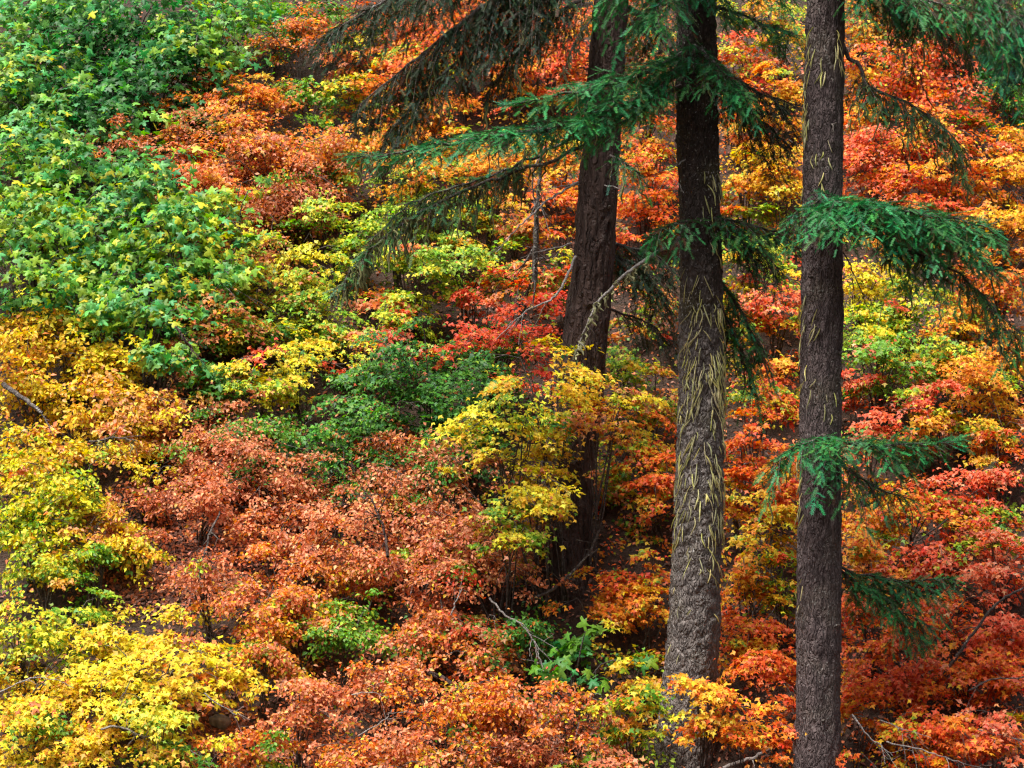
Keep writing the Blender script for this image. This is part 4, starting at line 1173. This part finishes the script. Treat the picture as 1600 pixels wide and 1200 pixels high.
# ------------------------------------------------------------------ ground cover and fallen leaves
BARE = [(300, 900, 130, 55), (340, 850, 80, 40), (250, 930, 80, 30), (560, 1075, 60, 30), (480, 1175, 50, 25), (340, 1150, 50, 25), (820, 1170, 80, 30),
        (515, 625, 45, 40), (1565, 115, 45, 30), (45, 650, 55, 30), (220, 745, 80, 28), (890, 960, 60, 45), (440, 118, 40, 22), (1545, 160, 30, 20),
        (20, 930, 60, 20), (1190, 1160, 60, 25), (640, 850, 40, 30), (690, 540, 30, 20), (150, 130, 60, 30)]


def ground_point(px, py):
    k = -(py - 600) / FPX
    Y = (GS * GY - G0) / (GS - k)
    return (px - 800) / FPX * Y, Y


def undergrowth(nc, per):
    px = rng.uniform(-150, 1750, nc); py = rng.uniform(-200, 1300, nc)
    py[:nc // 5] = rng.uniform(-160, 60, nc // 5)
    px[-160:] = np.where(rng.random(160) < .5, rng.uniform(1050, 1140, 160), rng.uniform(1240, 1325, 160)); py[-160:] = rng.uniform(0, 1200, 160)
    keep = np.ones(nc, bool)
    for (bx, by, ax, ay) in BARE:
        keep &= ((px - bx) / ax) ** 2 + ((py - by) / ay) ** 2 > 1
    px, py = px[keep], py[keep]
    nc = len(px)
    x, Y = ground_point(px, py)
    hgt = .08 + .45 * rng.random(nc)
    TC = np.stack([x, Y - .1, ground_z(x, Y) + hgt], 1)
    Rt = rng.uniform(.16, .42, nc)
    cen = np.array([(q['x'], q['y']) for q in SHRUBS], float); rad = np.array([(q['rx'] + q['ry']) / 2 for q in SHRUBS])
    jx = px + rng.normal(0, 14, nc); jy = py + rng.normal(0, 14, nc) - 20
    best = (np.hypot(jx[:, None] - cen[None, :, 0], jy[:, None] - cen[None, :, 1]) / (rad[None] + 20)).argmin(1)
    TN = nrm(UP + np.array([0, -.6, 0]) + rng.normal(0, .2, (nc, 3)))
    e1 = nrm(np.cross(TN, np.array([0, 1., 0]) + rng.normal(0, .2, (nc, 3)))); e2 = np.cross(TN, e1)
    ti = rng.choice(nc, nc * per, p=Rt ** 2 / (Rt ** 2).sum())
    N = len(ti)
    phi = rng.random(N) * 6.283; rr = np.sqrt(rng.random(N)) * (.75 + .25 * np.sin(phi * 4 + ti))
    P = TC[ti] + (e1[ti] * (np.cos(phi) * rr * 1.3)[:, None] + e2[ti] * (np.sin(phi) * rr * .8)[:, None] + TN[ti] * (-.2 * rr ** 2 + rng.normal(0, .15, N))[:, None]) * Rt[ti][:, None]
    col = np.zeros((N, 3)); bl = best[ti]; cl = rng.random(nc)[ti]
    for i, q in enumerate(SHRUBS):
        m = bl == i
        if m.any():
            col[m] = leaf_colours(q['pal'], cl[m], int(m.sum()))
    LN = TN[ti] + np.array([0, -.2, 0]) + rng.normal(0, .45, P.shape)
    T = e1[ti] * np.cos(phi)[:, None] + e2[ti] * np.sin(phi)[:, None] + rng.normal(0, .5, P.shape) + np.array([0, -.3, -.4])
    b = Batch(); add_leaves(b, P, LN, T,   .078 * rng.uniform(.6, 1.25, N), T_OVAL, col)
    tag(b.build('undergrowth', M_LEAF), 'low mixed autumn undergrowth filling gaps between the shrubs', 'undergrowth', None, 'stuff')


undergrowth(1900, 30)


def litter(n):
    px = rng.uniform(-130, 1730, n); py = rng.uniform(-120, 1300, n)
    bb = [q for q in BARE[:7]]
    m = n // 3
    for i in range(m):
        bx, by, ax, ay = bb[rng.integers(len(bb))]
        px[i] = bx + rng.normal(0, .7) * ax; py[i] = by + rng.normal(0, .7) * ay
    x, Y = ground_point(px, py)
    P = np.stack([x, Y, ground_z(x, Y) + .02 + .05 * rng.random(n)], 1)
    N = UP + np.array([0, -.9, 0]) + rng.normal(0, .35, P.shape)
    T = rng.normal(0, 1, P.shape)
    cs = np.array([BASE['brown'], BASE['rust'], (.18, .08, .055), (.30, .15, .11), (.12, .06, .045)])
    col = cs[rng.integers(0, 5, n)] * np.exp(rng.normal(0, .25, n))[:, None]
    b = Batch(); add_leaves(b, P, N, T, .085 * rng.uniform(.6, 1.3, n), T_FLAT, col)
    tag(b.build('leaf_litter', M_LITTER), 'brown fallen leaves lying over the soil of the slope', 'leaf litter', None, 'stuff')


litter(36000)


# ------------------------------------------------------------------ dead wood, snag, log, rocks
def deadwood(ctrl, r0, r1, tw, label, name='fallen_branch', cat='branch', mat=None, tl=.5, moss=0, sag=.5):
    o = limb(None, ctrl, r0, r1, tw, mat, moss, name, tl, sag=sag)
    return tag(o, label, cat, 'dead wood among the shrubs')


deadwood([(158, 1140, 33.0), (185, 1135, 33.0), (215, 1148, 33.0), (250, 1158, 33.0), (290, 1168, 33.0), (335, 1200, 33.0)], .020, .007, 12, 'pale bleached branch lying below the bright yellow vine maple')
deadwood([(-10, 1085, 33.2), (20, 1072, 33.2), (50, 1060, 33.2), (85, 1062, 33.2), (115, 1075, 33.2)], .012, .005, 7, 'thin pale twig arching at the lower left edge')
deadwood([(318, 1083, 33.0), (340, 1100, 33.0), (372, 1118, 33.0)], .012, .005, 3, 'short pale stick right of the bright yellow vine maple')
deadwood([(1330, 1115, 32.7), (1352, 1145, 32.7), (1375, 1165, 32.7), (1395, 1182, 32.7)], .016, .006, 7, 'pale bent stick at the foot of the purplish trunk')
deadwood([(1385, 1160, 32.6), (1440, 1172, 32.6), (1490, 1188, 32.6), (1550, 1205, 32.6)], .013, .006, 10, 'bundle of pale twigs along the bottom right edge', tl=.7)
deadwood([(1375, 1125, 32.9), (1410, 1140, 32.9), (1450, 1170, 32.9)], .010, .004, 8, 'thin grey twig above the bundle of pale twigs', tl=.6)
deadwood([(1530, 1140, 32.7), (1570, 1150, 32.7), (1610, 1158, 32.7)], .010, .005, 5, 'pale twig at the right edge near the bottom corner')
deadwood([(1130, 1200, 33.6), (1175, 1185, 33.6), (1205, 1170, 33.6), (1245, 1148, 33.7)], .034, .022, 3, 'grey fallen limb between the mossy trunk and the purplish trunk', cat='limb', name='fallen_limb')
deadwood([(1600, 918, 34.0), (1555, 945, 34.0), (1520, 990, 34.0), (1488, 1035, 34.1), (1458, 1068, 34.2)], .016, .028, 4, 'long grey leaning stem crossing the red-orange shrubs at right', name='leaning_stem', cat='stem', mat=M_TWIG)
deadwood([(1600, 1058, 33.4), (1550, 1062, 33.4), (1515, 1078, 33.4)], .010, .012, 3, 'thin dark branch near the right edge, below the leaning stem', mat=M_TWIG)
deadwood([(1480, 812, 34.8), (1445, 838, 34.8), (1425, 850, 34.9)], .012, .012, 2, 'short grey stem above the lowest fir bough right of the purplish trunk', mat=M_TWIG, name='leaning_stem', cat='stem')
deadwood([(828, 938, 35.2), (862, 922, 35.2), (895, 893, 35.3), (922, 862, 35.4), (936, 828, 35.5)], .026, .014, 7, 'curved grey limb sweeping up across the base of the red-brown trunk', name='curved_limb', cat='limb', mat=M_TWIG)
deadwood([(765, 935, 34.6), (790, 962, 34.5), (815, 975, 34.4), (836, 1005, 34.3), (845, 1035, 34.2), (866, 1080, 34.1), (925, 1090, 34.0)], .016, .008, 9, 'forked pinkish-grey dead branch beside the small green maple')
deadwood([(705, 960, 34.3), (712, 940, 34.3), (722, 920, 34.4)], .012, .008, 2, 'short pale stub standing among red leaves')
deadwood([(600, 905, 34.3), (612, 930, 34.2), (606, 870, 34.5), (600, 830, 34.8), (585, 790, 35.0), (565, 760, 35.2)][2:], .026, .010, 10, 'dark forked stem rising inside the big pinkish shrub', name='forked_stem', cat='stem', mat=M_BARK_A, tl=.8, sag=-.6)
deadwood([(550, 1085, 33.6), (580, 1082, 33.6), (610, 1090, 33.6)], .010, .005, 4, 'thin pale twig on the bare litter near the bottom')
deadwood([(560, 1150, 33.3), (600, 1125, 33.3), (612, 1110, 33.3)], .010, .005, 4, 'crooked pale twig low in the middle of the rust shrubs')
deadwood([(345, 800, 35.8), (330, 830, 35.6), (318, 870, 35.4), (310, 905, 35.2)], .014, .022, 7, 'slim grey stem leaning over the bare brown litter', name='leaning_stem', cat='stem', mat=M_TWIG, sag=-.6)
deadwood([(275, 510, 37.6), (292, 535, 37.4), (300, 548, 37.4)], .022, .030, 6, 'short grey stem under the maple leaves left of centre', name='leaning_stem', cat='stem', mat=M_BARK_A, sag=-.6)
deadwood([(848, 215, 38.6), (842, 290, 38.6), (838, 350, 38.6), (835, 440, 38.6)], .020, .055, 12, 'slender dead snag standing behind the dead limbs of the red-brown fir', name='dead_snag', cat='snag', mat=M_TWIG, tl=.8, moss=20, sag=-.2)
deadwood([(855, 225, 38.1), (838, 255, 38.1), (832, 285, 38.1), (836, 318, 38.2)], .010, .014, 6, 'whitish bent dead branch against the slender snag')
deadwood([(5, 600, 36.6), (40, 626, 36.3), (66, 646, 36.1)], .045, .03, 3, 'grey broken log jutting from the dark hollow at left', name='fallen_log', cat='log', mat=M_TWIG)
deadwood([(140, 690, 35.9), (185, 684, 35.8), (215, 690, 35.8)], .018, .010, 5, 'short mossy dead limb below the peach shrub', name='fallen_limb', cat='limb', moss=8, mat=M_TWIG)
deadwood([(670, 1050, 34.0), (700, 1065, 33.9), (735, 1088, 33.8)], .045, .04, 2, 'dark fallen log lying among rust shrubs', name='fallen_log', cat='log', mat=M_BARK_A)


def rock(px, py, Y, r, label, seed):
    import bmesh
    bm = bmesh.new(); bmesh.ops.create_icosphere(bm, subdivisions=4, radius=1)
    rg = np.random.default_rng(seed)
    ax = nrm(rg.normal(0, 1, (14, 3))); dd = rg.uniform(.55, .95, 14)
    C = at(px, py, Y); C[2] = float(ground_z(C[0], C[1])) + r[2] * .25
    for v in bm.verts:
        p = np.array(v.co)
        for a, d_ in zip(ax, dd):
            e = p @ a - d_
            if e > 0: p = p - a * e * .92
        p = p * (1 + .10 * (vnoise(p[0] * 4 + seed, p[2] * 4 + p[1] * 3) - .5))
        v.co = p * r
    me = bpy.data.meshes.new('rock'); bm.to_mesh(me); bm.free(); me.materials.append(M_ROCK)
    o = bpy.data.objects.new('rock', me); o.location = C; COL.objects.link(o)
    tag(o, label, 'rock', 'rocks on the slope')


for px, py, r, lab, sd in ((193, 1010, np.array([.15, .15, .10]), 'small grey rock behind the bright yellow vine maple', 3),
                           (342, 1125, np.array([.20, .18, .13]), 'angular grey rock at the right foot of the bright yellow vine maple', 5),
                           (520, 1168, np.array([.12, .12, .08]), 'small pale rock on bare litter at the bottom', 9)):
    gx, gy = ground_point(px, py)
    rock(px, py, gy - .05, r, lab, sd)
bpy.context.view_layer.update()
